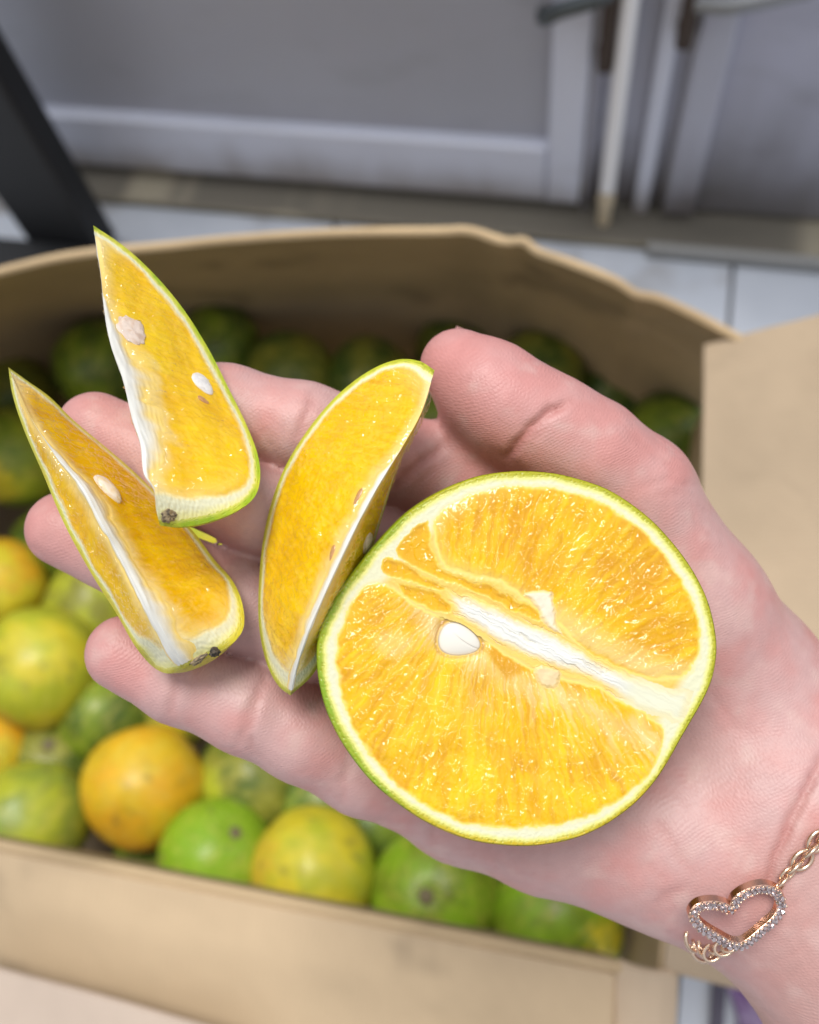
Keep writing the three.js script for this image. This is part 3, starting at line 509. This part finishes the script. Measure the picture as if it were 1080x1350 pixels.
    // seed and the hollow round it
    const sa = 0.28, sx = x0 - 398, sy = y0 - 472, ex = (sx * Math.cos(sa) + sy * Math.sin(sa)), ey = (-sx * Math.sin(sa) + sy * Math.cos(sa)) * (1 + ex * 0.006), sd = Math.hypot(ex / 55, ey / 40);
    if (sd < 1) { const line = Math.exp(-(((ey + 4 - 0.12 * ex - 8 * Math.sin(ex * 0.03)) / 2.4) ** 2)) * smooth(-30, 10, ex); return { h: -0.00055 + 0.0010 * Math.sqrt(Math.max(0, 1 - sd * sd)) - 0.00015 * line, c: mix3(mix3([0.78, 0.74, 0.65], [0.6, 0.55, 0.5], line * 0.35), [0.35, 0.22, 0.1], smooth(0.9, 1, sd) * 0.6), part: 'seed' }; }
    const dK = polyDist(K, x, y), dFl = Math.max(polyDist(FL, x, y), polyDist(FL2, x, y));
    const along = ((x - 365) * 0.887 + (y - 345) * 0.461), across = (-(x - 365) * 0.461 + (y - 345) * 0.887);
    if (dK > 0) {
      const fb = fbm(along * 0.012, across * 0.16, 5, 4), gap = smooth(0.16, 0.34, fbm(along * 0.01, across * 0.12, 9, 3)), e = smooth(2, 30, dK);
      const end = smooth(470, 560, along) , st = smooth(40, -10, along); return { h: (0.0002 * e + 0.0002 * fb - 0.0002 * gap) * (1 - 0.8 * end), c: mix3(mix3(mix3([0.84, 0.58, 0.13], WHITE, clamp(e * (1 - 0.35 * st))), [0.74, 0.66, 0.48], gap * 0.5), PITH, end * 0.75).map((q) => q * (1 + 0.22 * fb)), part: 'core' };
    }
    if (dFl > 0) { const fb = fbm(x * 0.04, y * 0.04, 5, 3); return { h: 0.0003 * smooth(0, 10, dFl) + 0.00018 * fb, c: mix3([0.84, 0.60, 0.22], x0 < 660 && y0 > 500 ? [0.78, 0.60, 0.33] : [0.80, 0.72, 0.55], smooth(0, 14, dFl)).map((q) => q * (1 + 0.2 * fb)), part: 'seed_sheath' }; }
    const gro = 8 * smooth(80, 50, dOut), dU = polyDist(U, x, y) + gro, dL = polyDist(Lw, x, y) + gro, dS = Math.max(polyDist(A, x, y), polyDist(B, x, y), polyDist(Cc, x, y));
    const hollow = smooth(1.5, 1.05, sd), ringed = Math.exp(-(((sd - 1.12) / 0.07) ** 2));
    if (dS > 0) {
      const s = sacs(x * 0.055, y * 0.03, 31), e = smooth(0, 18, dS);
      return { h: -0.0003 * e + 0.0003 * s.h, film: 0.00004 - 0.0002 * e + 0.0011 * e * s.h, c: mix3(PALE, mix3(DEEP, MID, 0.4 + 0.45 * s.tone + 0.2 * s.wall), smooth(-2, 7, dS)), part: 'flesh_sliver' };
    }
    const d = Math.max(dU, dL);
    if (d > 0) {
      const up = dU > dL, ox = up ? 372 : 500, oy = up ? 740 : 200, dx = x - ox, dy = y - oy, rr = Math.hypot(dx, dy), th = Math.atan2(dy, dx), ar = th * 430;
      const s = sacs(ar / 12.5, rr / 50, up ? 3 : 17), s2 = sacs(ar / 27, rr / 100, up ? 5 : 19), fib = fbm(ar / 9, rr / 150, up ? 4 : 8, 3), e = smooth(0, 26, d), dk = -dK; // dk: distance from the core
      const big = fbm(x * 0.006, y * 0.006, up ? 2 : 6, 3);
      let tone = clamp(0.40 + 0.22 * (s.tone - 0.5) + 0.2 * (s2.tone - 0.5) + 0.85 * fib + 0.9 * big + (up ? 0 : 0.22 * smooth(250, 420, y - 420)));
      let c = tone < 0.5 ? mix3(DEEP, MID, tone * 2) : mix3(MID, BRIGHT, tone * 2 - 1);
      c = mix3(c, PALE, clamp(0.16 * s.wall + 0.10 * s2.wall));
      const hazeLow = up ? 0.55 * smooth(95, 25, dk) * smooth(0, 20, dk) : 0.6 * smooth(120, 60, dk) * smooth(20, 60, dk) * (0.6 + 0.8 * Math.max(0, N(ar / 16, 3, 2)));
      const streak = up ? 0 : 0.35 * smooth(230, 80, dk) * smooth(0.12, 0.4, Math.abs(N(ar / 12, rr / 160, 4)));
      c = mix3(c, [0.86, 0.68, 0.32], clamp(hazeLow + streak));
      if (!up) c = mix3(c, [0.86, 0.64, 0.28], 0.45 * smooth(0.65, 0.2, Math.hypot((x0 - 230) / 110, (y0 - 480) / 75)));
      if (!up) c = mix3(c, DEEP, 0.85 * smooth(0.05, 0.25, 0.5 - Math.abs((x0 - 515) / 150) - Math.abs((y0 - 520 - (x0 - 515) * 0.45) / 60) * 0.4) * smooth(-0.3, 0.1, g1 + 0.2));
      if (up) c = mix3(c, PALE, 0.4 * smooth(40, 0, d) * smooth(600, 380, x0));
      c = mix3(PALE, c, smooth(0, 9, d)); c = mix3(c, [0.5, 0.25, 0.06], ringed * 0.85 * (1 - 0.5 * smooth(0, 50, ey)));
      return { h: (0.00016 * s.h + 0.00022 * s2.h + 0.0006 * big) * e - 0.0005 * hollow, film: 0.00004 + 0.00014 * e + (0.0013 * s.h + 0.0009 * s2.h + 0.0006 * big + (up ? 0.00034 : 0.00026) * squiggle(ar * 0.045, rr * 0.033, up ? 51 : 57)) * e - 0.0005 * hollow, c, part: up ? 'upper_segment' : 'lower_segment' };
    }
    // what is left: pith next to the rind, thin membranes further in
    const memb = smooth(58, 95, dOut);
    let c = mix3(mix3([0.74, 0.72, 0.22], PITH, smooth(zw, zw + 14, dOut)), [0.82, 0.55, 0.11], memb); c = mix3(c, [0.86, 0.68, 0.24], smooth(-10, 0, d) * 0.55);
    return { h: (0.00012 * fbm(x * 0.1, y * 0.1, 1, 3) + 0.00012 * memb) * smooth(0, 12, -d) * smooth(0, 12, -dK), c: c.map((q) => q * (1 + 0.07 * fbm(x * 0.09, y * 0.09, 6, 3))), part: memb > 0.5 ? 'membrane' : 'pith' };
  };
  const face = sheet(1100, 270, onDisc, (u, v) => keep(faceInfo(u, v)), 1);
  part(half, 'juice_film', wetFilm(1100, 270, onDisc, films, 1), filmMat);
  const mats = { peel_rim: zestMat, pith: pithMat, membrane: coreMat, core: coreMat, seed: seedMat, seed_sheath: coreMat, flesh_sliver: fleshMat, upper_segment: fleshMat, lower_segment: fleshMat };
  for (const k of Object.keys(mats)) if (face[k]) part(half, k, face[k], mats[k]);
  // the rind behind the cut
  const c0 = onFace(CX, CY);
  const dome = sheet(220, 60, (u, v) => {
    const a = u * Math.PI * 2, f = v * Math.PI / 2, bulge = Math.cos(f) * (1 + 0.03 * Math.sin(Math.min(1, f / 0.5) * Math.PI / 2)), p = onFace(CX + Math.cos(a) * RA(a), CY + Math.sin(a) * RA(a)).sub(c0);
    return c0.clone().addScaledVector(p, bulge).addScaledVector(nrm, -0.0004 - 0.0325 * Math.sin(f));
  }, (u, v) => { const a = u * Math.PI * 2, left = clamp(-Math.cos(a) * 1.1 - 0.2 - 0.2 * Math.sin(a)); return { h: 0, c: mix3(mix3([0.50, 0.41, 0.02], [0.26, 0.38, 0.02], clamp(left + 0.5 * N(a * 3, v * 4, 1) + 0.5 * N(a * 12, v * 12, 2))), [0.2, 0.26, 0.01], 0.25 * smooth(0.35, 0.1, worley(u * 150, v * 38, 4).f1)), uv: [u * 6, v * 1.6] }; }, -1).all;
  part(half, 'rind', dome, zestMat);
}
// A wedge between three curves: its inner ridge, and the two edges where its cut faces meet the rind. Points are [x, y in the picture, depth in mm].
function wedge(label, ridge, edgeA, edgeB, opt, seedOf) {
  const cv = (p) => new THREE.CatmullRomCurve3(p.map((q) => W(...q)), false, 'centripetal'), C = cv(ridge), A = cv(edgeA), Bc = cv(edgeB), all = W(...ridge[Math.floor(ridge.length / 2)]);
  const g = thing('orange_wedge', label, 'orange wedge', all.clone().addScaledVector(EF, 0.022));
  const along = (c) => (t) => c.getPointAt(clamp(t));
  const c = along(C), a = along(A), b = along(Bc);
  const faces = [];
  for (const [edge, k, flip, nv] of [[a, 0, opt.flip, 110], [b, 1, -opt.flip, 110]]) {
    const E = []; for (let i = 0; i <= 160; i++) E.push(edge(i / 160));
    const info = (u, v, p) => {
      let dE = 1e9; const i0 = Math.round(u * 160); for (let i = Math.max(0, i0 - 60); i <= Math.min(160, i0 + 60); i++) dE = Math.min(dE, p.distanceToSquared(E[i])); dE = Math.sqrt(dE) * 1000;
      const width = c(u).distanceTo(edge(u)) * 1000, s = v * width, len = u * 62, nz = N(len * 0.25 + k * 9, s * 0.25, opt.k), fine = N(len * 1.6, s * 1.6, opt.k);
      const stem = smooth(0.66, 0.93, u), zw = 1.05 + 0.3 * nz + 0.25 * stem + 0.25 * fine, pw = zw + 0.8 + 0.35 * nz + opt.pithEnd * stem * stem + (opt.tip || 0.3) * smooth(0.12, 0, u);
      const green = mix3(opt.rind[0], opt.rind[1], clamp(0.5 + 1.2 * nz + 0.6 * (u - 0.5)));
      if (dE < zw) return { h: 0, c: mix3(green, [0.74, 0.70, 0.16], smooth(0.4, 1, dE / zw) * 0.75), part: 'peel_rim' };
      const core = opt.core[k], cw = core ? core(u) * (1 + 0.6 * nz + 0.25 * N(len * 0.8, 3, opt.k)) : 0;
      if (s < cw) { const fb = fbm(len * 0.25, s * 1.4, opt.k, 3), e = smooth(0, 0.8 * cw, cw - s); return { h: (0.0002 * e + 0.0002 * fb) * smooth(0, 0.7, s), c: mix3([0.86, 0.62, 0.16], WHITE, e).map((q) => q * (1 + 0.2 * fb)), part: 'core' }; }
      if (dE < pw) { const e = (dE - zw) / (pw - zw); return { h: 0.0001 * fine, c: mix3(mix3([0.78, 0.74, 0.3], PITH, smooth(0, 0.5, e)), [0.86, 0.72, 0.34], smooth(0.75, 1, e)).map((q) => q * (1 + 0.06 * fine)), part: 'pith' }; }
      const fan = len + (s - width * 0.5) * opt.fan * (u - 0.5) * 2, fib = fbm(fan * 0.8, s * 0.08, opt.k, 3), sc = sacs(fan / 0.95, s / 4.6, opt.k + k * 7), s2 = sacs(fan / 2.3, s / 8, opt.k + 40 + k * 7), big = fbm(len * 0.07, s * 0.1, opt.k + k, 3);
      const tone = clamp(0.46 + 0.2 * (sc.tone - 0.5) + 0.18 * (s2.tone - 0.5) + 0.4 * fib + 0.6 * big + opt.tone[k]);
      let q = tone < 0.5 ? mix3(DEEP, MID, tone * 2) : mix3(MID, BRIGHT, tone * 2 - 1);
      q = mix3(q, PALE, clamp(0.12 * sc.wall + 0.08 * s2.wall)); q = mix3(q, [0.88, 0.70, 0.30], 0.65 * smooth(cw + 3.4, cw, s) + 0.5 * smooth(0.16, 0.04, u) + 0.55 * stem * smooth(pw + 6, pw, dE)); q = mix3([0.88, 0.70, 0.3], q, smooth(0, 0.7, dE - pw));
      const e = smooth(0, 1.6, dE - pw) * smooth(0, 0.9, s) * smooth(0, 1.2, s - cw + 0.4);
      return { h: (0.00010 * sc.h + 0.00016 * s2.h + 0.0009 * big) * e, film: 0.00004 + 0.0001 * e + (0.0009 * sc.h + 0.0007 * s2.h + 0.0009 * big + 0.00024 * squiggle(len * 0.6, s * 0.42, opt.k + 61 + k)) * e, c: q, part: k ? 'second_flesh_face' : 'flesh_face' };
    };
    const films = [], f = sheet(320, nv, (u, v) => c(u).lerp(edge(u), v), (u, v, p) => { const q = info(u, v, p); films.push(q.film); return q; }, flip);
    part(g, 'juice_film', wetFilm(320, nv, (u, v) => c(u).lerp(edge(u), v), films, flip), filmMat);
    for (const [n, m] of [['peel_rim', zestMat], ['pith', pithMat], ['core', coreMat], ['flesh_face', fleshMat], ['second_flesh_face', fleshMat]]) if (f[n]) part(g, n.replace('second_', ''), f[n], m);
    faces.push(f.grid);
  }
  part(g, 'rind', sheet(160, 40, (u, v) => { const p = a(u), q = b(u), m = p.clone().lerp(q, 0.5), out = m.clone().sub(c(u)).multiplyScalar(0.5 * (opt.bulge || 1)); return p.lerp(q, v).addScaledVector(out, 4 * v * (1 - v)); }, (u, v) => { const n = N(u * 6, v * 3, opt.k), w = smooth(0.35, 0.1, worley(u * 55, v * 22, 4).f1); return { c: mix3(mix3(opt.rind[0], opt.rind[1], clamp(0.5 + 1.2 * n + 0.5 * (u - 0.5))), [0.1, 0.16, 0.01], 0.35 * w), uv: [u * 4, v * 1.5] }; }, opt.flip).all, zestMat);
  const at = (k, px, py) => { const { pos, nor } = faces[k]; let best = 1e9, q = 0; for (let i = 0; i < pos.length; i += 3) { const p = V(pos[i], pos[i + 1], pos[i + 2]).sub(CAM), z = p.dot(EF), x = 540 + 1200 * p.dot(EX) / z, y = 675 + 1200 * p.dot(ED) / z, d = (x - px) ** 2 + (y - py) ** 2; if (d < best) { best = d; q = i; } } return [V(pos[q], pos[q + 1], pos[q + 2]), V(nor[q], nor[q + 1], nor[q + 2])]; };
  // bits set into the faces: [name, face, x, y, half sizes in mm, turn in the picture, colours, sink]
  for (const [name, k, px, py, sx, sy, sz, turn, col, tint, lump] of seedOf || []) {
    const [p, n] = at(k, px, py), ex = EX.clone().multiplyScalar(Math.cos(turn)).addScaledVector(ED, Math.sin(turn)); ex.addScaledVector(n, -ex.dot(n)).normalize(); const ey = n.clone().cross(ex);
    const geo = sheet(28, 18, (u, v) => { const a2 = u * Math.PI * 2, b2 = v * Math.PI, q = V(Math.sin(b2) * Math.cos(a2), Math.sin(b2) * Math.sin(a2), Math.cos(b2)), w = (1 + (lump || 0.05) * fbm(q.x * 2 + px, q.y * 2, q.z * 2, 3) * 2) / 1000; return p.clone().addScaledVector(ex, q.x * sx * w * (1 - 0.0)).addScaledVector(ey, q.y * sy * w * (1 - 0.25 * q.x)).addScaledVector(n, q.z * sz * w); }, (u, v) => ({ c: mix3(col, tint, smooth(-0.05, 0.25, N(u * 9, v * 5, px))) }), 1).all;
    part(g, name, geo, name === 'stem_scar' ? new THREE.MeshStandardMaterial({ vertexColors: true, roughness: 0.85 }) : seedMat);
  }
  return g;
}
const SEED = [0.82, 0.76, 0.66], HUSK = [0.74, 0.56, 0.44], BRN = [0.09, 0.07, 0.05], TAN = [0.34, 0.26, 0.15];
wedge('tall orange wedge standing beside the halved orange, pointing at the thumb tip',
  [[573, 488, 158], [555, 545, 153], [533, 585, 151], [499, 640, 149], [471, 692, 148], [447, 742, 148], [425, 790, 149], [406, 835, 151], [391, 880, 155], [383, 917, 160]],
  [[573, 488, 158], [553, 476, 161], [525, 474, 164], [492, 486, 166], [448, 518, 168], [405, 568, 170], [372, 624, 171], [351, 690, 171], [342, 760, 170], [342, 828, 168], [352, 875, 166], [367, 904, 163], [383, 917, 160]],
  [[573, 488, 158], [563, 524, 160], [549, 562, 161], [524, 617, 162], [507, 672, 163], [487, 735, 163], [464, 790, 163], [438, 845, 163], [412, 890, 162], [383, 917, 160]],
  { flip: -1, k: 3, tip: 1.6, pithEnd: 3.2, fan: 0.6, rind: [[0.50, 0.54, 0.03], [0.46, 0.44, 0.03]], tone: [0.13, 0.05], bulge: 0.8, core: [(u) => 2.1 * smooth(0.25, 0.4, u) + 0.8 * smooth(0.85, 1, u), (u) => 0.8 * smooth(0.2, 0.4, u)] },
  [['seed_mark', 0, 472, 655, 1.6, 0.5, 0.25, 1.85, [0.5, 0.24, 0.08], [0.6, 0.3, 0.1]], ['seed_mark', 0, 438, 728, 1.4, 0.5, 0.25, 1.7, [0.5, 0.24, 0.08], [0.6, 0.3, 0.1]], ['seed', 1, 484, 716, 2.0, 1.6, 0.7, 1.2, [0.78, 0.62, 0.45], HUSK]]);
wedge('lower left orange wedge, ridge up, lying across the fingertips under another wedge',
  [[11, 484, 166], [26, 520, 161], [46, 560, 157], [70, 594, 155], [110, 642, 153], [135, 690, 152], [160, 735, 152], [185, 785, 152], [207, 830, 154], [226, 864, 157], [241, 882, 160]],
  [[11, 484, 166], [16, 518, 164], [31, 565, 161], [56, 623, 160], [86, 693, 159], [121, 757, 159], [153, 808, 160], [179, 853, 160], [203, 880, 164], [221, 888, 162], [241, 882, 160]],
  [[11, 484, 166], [36, 502, 168], [64, 522, 169], [96, 553, 171], [134, 585, 172], [166, 612, 173], [208, 652, 174], [256, 702, 173], [282, 737, 171], [307, 766, 169], [320, 798, 166], [321, 828, 164], [307, 848, 162], [276, 866, 161], [241, 882, 160]],
  { flip: -1, k: 11, pithEnd: 4.2, fan: 0.4, rind: [[0.62, 0.60, 0.05], [0.60, 0.52, 0.04]], tone: [0.12, 0.14], bulge: 0.9, core: [(u) => 1.4 * smooth(0.25, 0.45, u), (u) => 2.9 * smooth(0.22, 0.55, u) + 2.2 * smooth(0.7, 1, u)] },
  [['seed', 1, 142, 645, 3.3, 1.7, 1.2, 0.9, SEED, [0.8, 0.66, 0.45]], ['stem_scar', 1, 283, 859, 1.0, 0.9, 0.8, 0.4, BRN, [0.02, 0.02, 0.02], 0.5], ['stem_scar', 1, 262, 869, 1.7, 0.6, 0.6, -0.5, TAN, BRN, 0.4]]);
wedge('topmost orange wedge with white seed and husk, resting on the other fingertip wedge',
  [[123, 297, 164], [133, 362, 159], [138, 412, 156], [146, 454, 154], [162, 500, 152], [174, 551, 150], [185, 585, 149], [190, 625, 148], [203, 645, 147], [206, 672, 147.5], [211, 693, 149]],
  [[123, 297, 164], [164, 325, 166], [202, 360, 168], [240, 405, 169], [275, 460, 170], [303, 515, 169], [325, 560, 167], [340, 600, 164], [343, 632, 161], [335, 656, 158], [310, 675, 155], [272, 689, 153], [238, 695, 151], [211, 693, 149]],
  [[123, 297, 164], [142, 362, 170], [158, 420, 174], [176, 480, 176], [196, 530, 176], [214, 575, 174], [226, 615, 169], [232, 650, 162], [226, 680, 155], [211, 693, 149]],
  { flip: 1, k: 23, pithEnd: 4.0, fan: 0.5, rind: [[0.62, 0.62, 0.05], [0.34, 0.50, 0.02]], tone: [0.3, 0.15], bulge: 0.5, core: [(u) => 4.6 * smooth(0.28, 0.5, u) * smooth(0.88, 0.66, u) + 0.7 * smooth(0.26, 0.3, u) * smooth(0.92, 0.85, u), (u) => 2] },
  [['seed', 0, 268, 507, 2.5, 1.8, 0.5, 0.75, [0.86, 0.85, 0.84], [0.8, 0.78, 0.76]], ['seed_mark', 0, 268, 527, 1.2, 0.6, 0.25, 0, [0.6, 0.3, 0.1], [0.5, 0.24, 0.08]], ['seed_husk', 0, 174, 438, 3.0, 2.4, 0.45, 1.0, [0.80, 0.66, 0.56], [0.72, 0.54, 0.42], 0.25], ['stem_scar', 0, 224, 680, 1.5, 1.1, 0.6, 0.2, TAN, BRN, 0.5]]);

// ---------------------------------------------------------------- bracelet
{
  const gold = std({ color: new THREE.Color(0.80, 0.50, 0.36), metalness: 1, roughness: 0.22 }), paleGold = std({ color: new THREE.Color(0.82, 0.62, 0.46), metalness: 1, roughness: 0.2 });
  const gem = phy({ color: new THREE.Color(0.55, 0.47, 0.47), roughness: 0.04, metalness: 0.85, flatShading: true });
  const br = thing('bracelet', 'rose gold chain bracelet with a jewelled open heart on the wrist', 'bracelet', W(972, 1210, 172));
  const hz = (x, y) => mix(170.5, 167.5, clamp((y - 1170) / 80)) - 2.4 + 0.0 * x;
  const pts = smoothPoly([[964, 1199], [972, 1185], [988, 1175], [1006, 1171], [1022, 1176], [1030, 1190], [1026, 1206], [1008, 1224], [974, 1247], [944, 1235], [921, 1219], [914, 1206], [920, 1196], [940, 1192], [954, 1195]], true, 5);
  const loop = new THREE.CatmullRomCurve3(pts.map(([x, y]) => W(x, y, hz(x, y))), true);
  const back = EF.clone().addScaledVector(ED, -0.55).normalize(), n = 150, prof = [[-0.92, 0], [-0.8, -0.25], [0.8, -0.25], [0.92, 0], [0.92, 1.3], [-0.92, 1.3], [-0.92, 0]];
  const frame = sheet(n, prof.length - 1, (u, v) => { const p = loop.getPointAt(u % 1), t = loop.getTangentAt(u % 1), s = t.clone().cross(back).normalize(), [q, d] = prof[Math.round(v * (prof.length - 1))]; return p.addScaledVector(s, q / 1000).addScaledVector(back, d / 1000); }, () => ({ c: [1, 1, 1] }), 1).all;
  frame.deleteAttribute('color'); frame.deleteAttribute('normal'); const fg = frame.toNonIndexed(); fg.computeVertexNormals();
  const heart = part(br, 'heart', fg, gold);
  const stone = new THREE.IcosahedronGeometry(0.0006, 0), bead = new THREE.SphereGeometry(0.00022, 8, 6), NS = 42;
  const off = heart.getWorldPosition(V(0, 0, 0)).add(V(0, 0, 0)); scene.updateMatrixWorld(true); heart.getWorldPosition(off);
  const put = (geo, m, name, p, q) => { const o = noShare(new THREE.Mesh(geo, m)); o.name = name; o.position.copy(p).sub(off); if (q) o.rotation.set(q, q * 1.7, q * 0.6); heart.add(o); };
  for (let i = 0; i < NS; i++) {
    const p = loop.getPointAt(i / NS), t = loop.getTangentAt(i / NS), s = t.clone().cross(back).normalize();
    for (const q of [-1, 1]) { const w = loop.getPointAt((i + (q > 0 ? 0.5 : 0)) / NS % 1); put(stone, gem, 'stone', w.addScaledVector(back, -0.0002).addScaledVector(s, q * 0.00043), 1 + i * 2.3 + q); }
    const e = loop.getPointAt(((i + 0.5) / NS) % 1);
    for (const q of [-0.00086, 0.00086]) put(bead, paleGold, 'prong', e.clone().addScaledVector(back, -0.00042).addScaledVector(s, q));
  }
  // chain links: [x, y, size mm, turn, stand]
  const linkG = (a, b) => { const c = new THREE.CatmullRomCurve3(Array.from({ length: 16 }, (_, i) => { const t = i / 16 * Math.PI * 2; return V(Math.cos(t) * a, Math.sin(t) * b, 0); }), true); return new THREE.TubeGeometry(c, 32, 0.00042, 8, true); };
  const la = linkG(0.0021, 0.0015);
  const link = (x, y, lift, turn, stand, k = 1) => {
    const z = Math.min(skinZ(x, y), 186) - lift, o = noShare(new THREE.Mesh(la, paleGold)); o.name = 'link'; o.position.copy(W(x, y, z)).sub(br.position);
    const ex = EX.clone().multiplyScalar(Math.cos(turn)).addScaledVector(ED, Math.sin(turn)), nn = EF.clone().negate(), ey = nn.clone().cross(ex); const q = new THREE.Matrix4();
    const y2 = ey.clone().multiplyScalar(Math.cos(stand)).addScaledVector(nn, Math.sin(stand)); q.makeBasis(ex, y2, ex.clone().cross(y2)); o.quaternion.setFromRotationMatrix(q); o.scale.setScalar(k); br.add(o);
  };
  for (const [x, y, l, t, s, k] of [[1025, 1172, 1.5, -0.8, 0.6, 0.7], [1031, 1163, 1.2, -0.75, 1.2, 0.8], [1039, 1152, 1.2, -0.7, 0.5, 0.8], [1047, 1144, 1.2, -0.75, 1.2, 0.9], [1058, 1134, 1.2, -0.7, 0.15, 1.05], [1069, 1122, 1.3, -0.75, 1.2, 0.95], [1078, 1109, 1.3, -0.9, 0.15, 1.05], [1088, 1097, 1.3, -0.8, 1.2, 1],
    [962, 1246, 1.3, 2.6, 0.9, 0.75], [955, 1249, 1.2, 2.7, 0.3, 0.9], [947, 1251, 1.2, 2.9, 1.2, 0.75], [940, 1255, 1.2, 2.4, 0.2, 0.95], [932, 1258, 1.2, 3.4, 1.2, 0.75], [925, 1256, 1.1, 3.7, 0.3, 1], [920, 1248, 1.1, 4.1, 1.1, 0.75], [913, 1240, 1, 4.3, 0.5, 1]]) link(x, y, l, t, s, k);
}

const renderer = new THREE.WebGLRenderer({ antialias: true });
renderer.setSize(819, 1024);
renderer.toneMapping = THREE.LinearToneMapping;
renderer.toneMappingExposure = EXPOSURE;
renderer.shadowMap.enabled = true;
renderer.render(scene, camera);
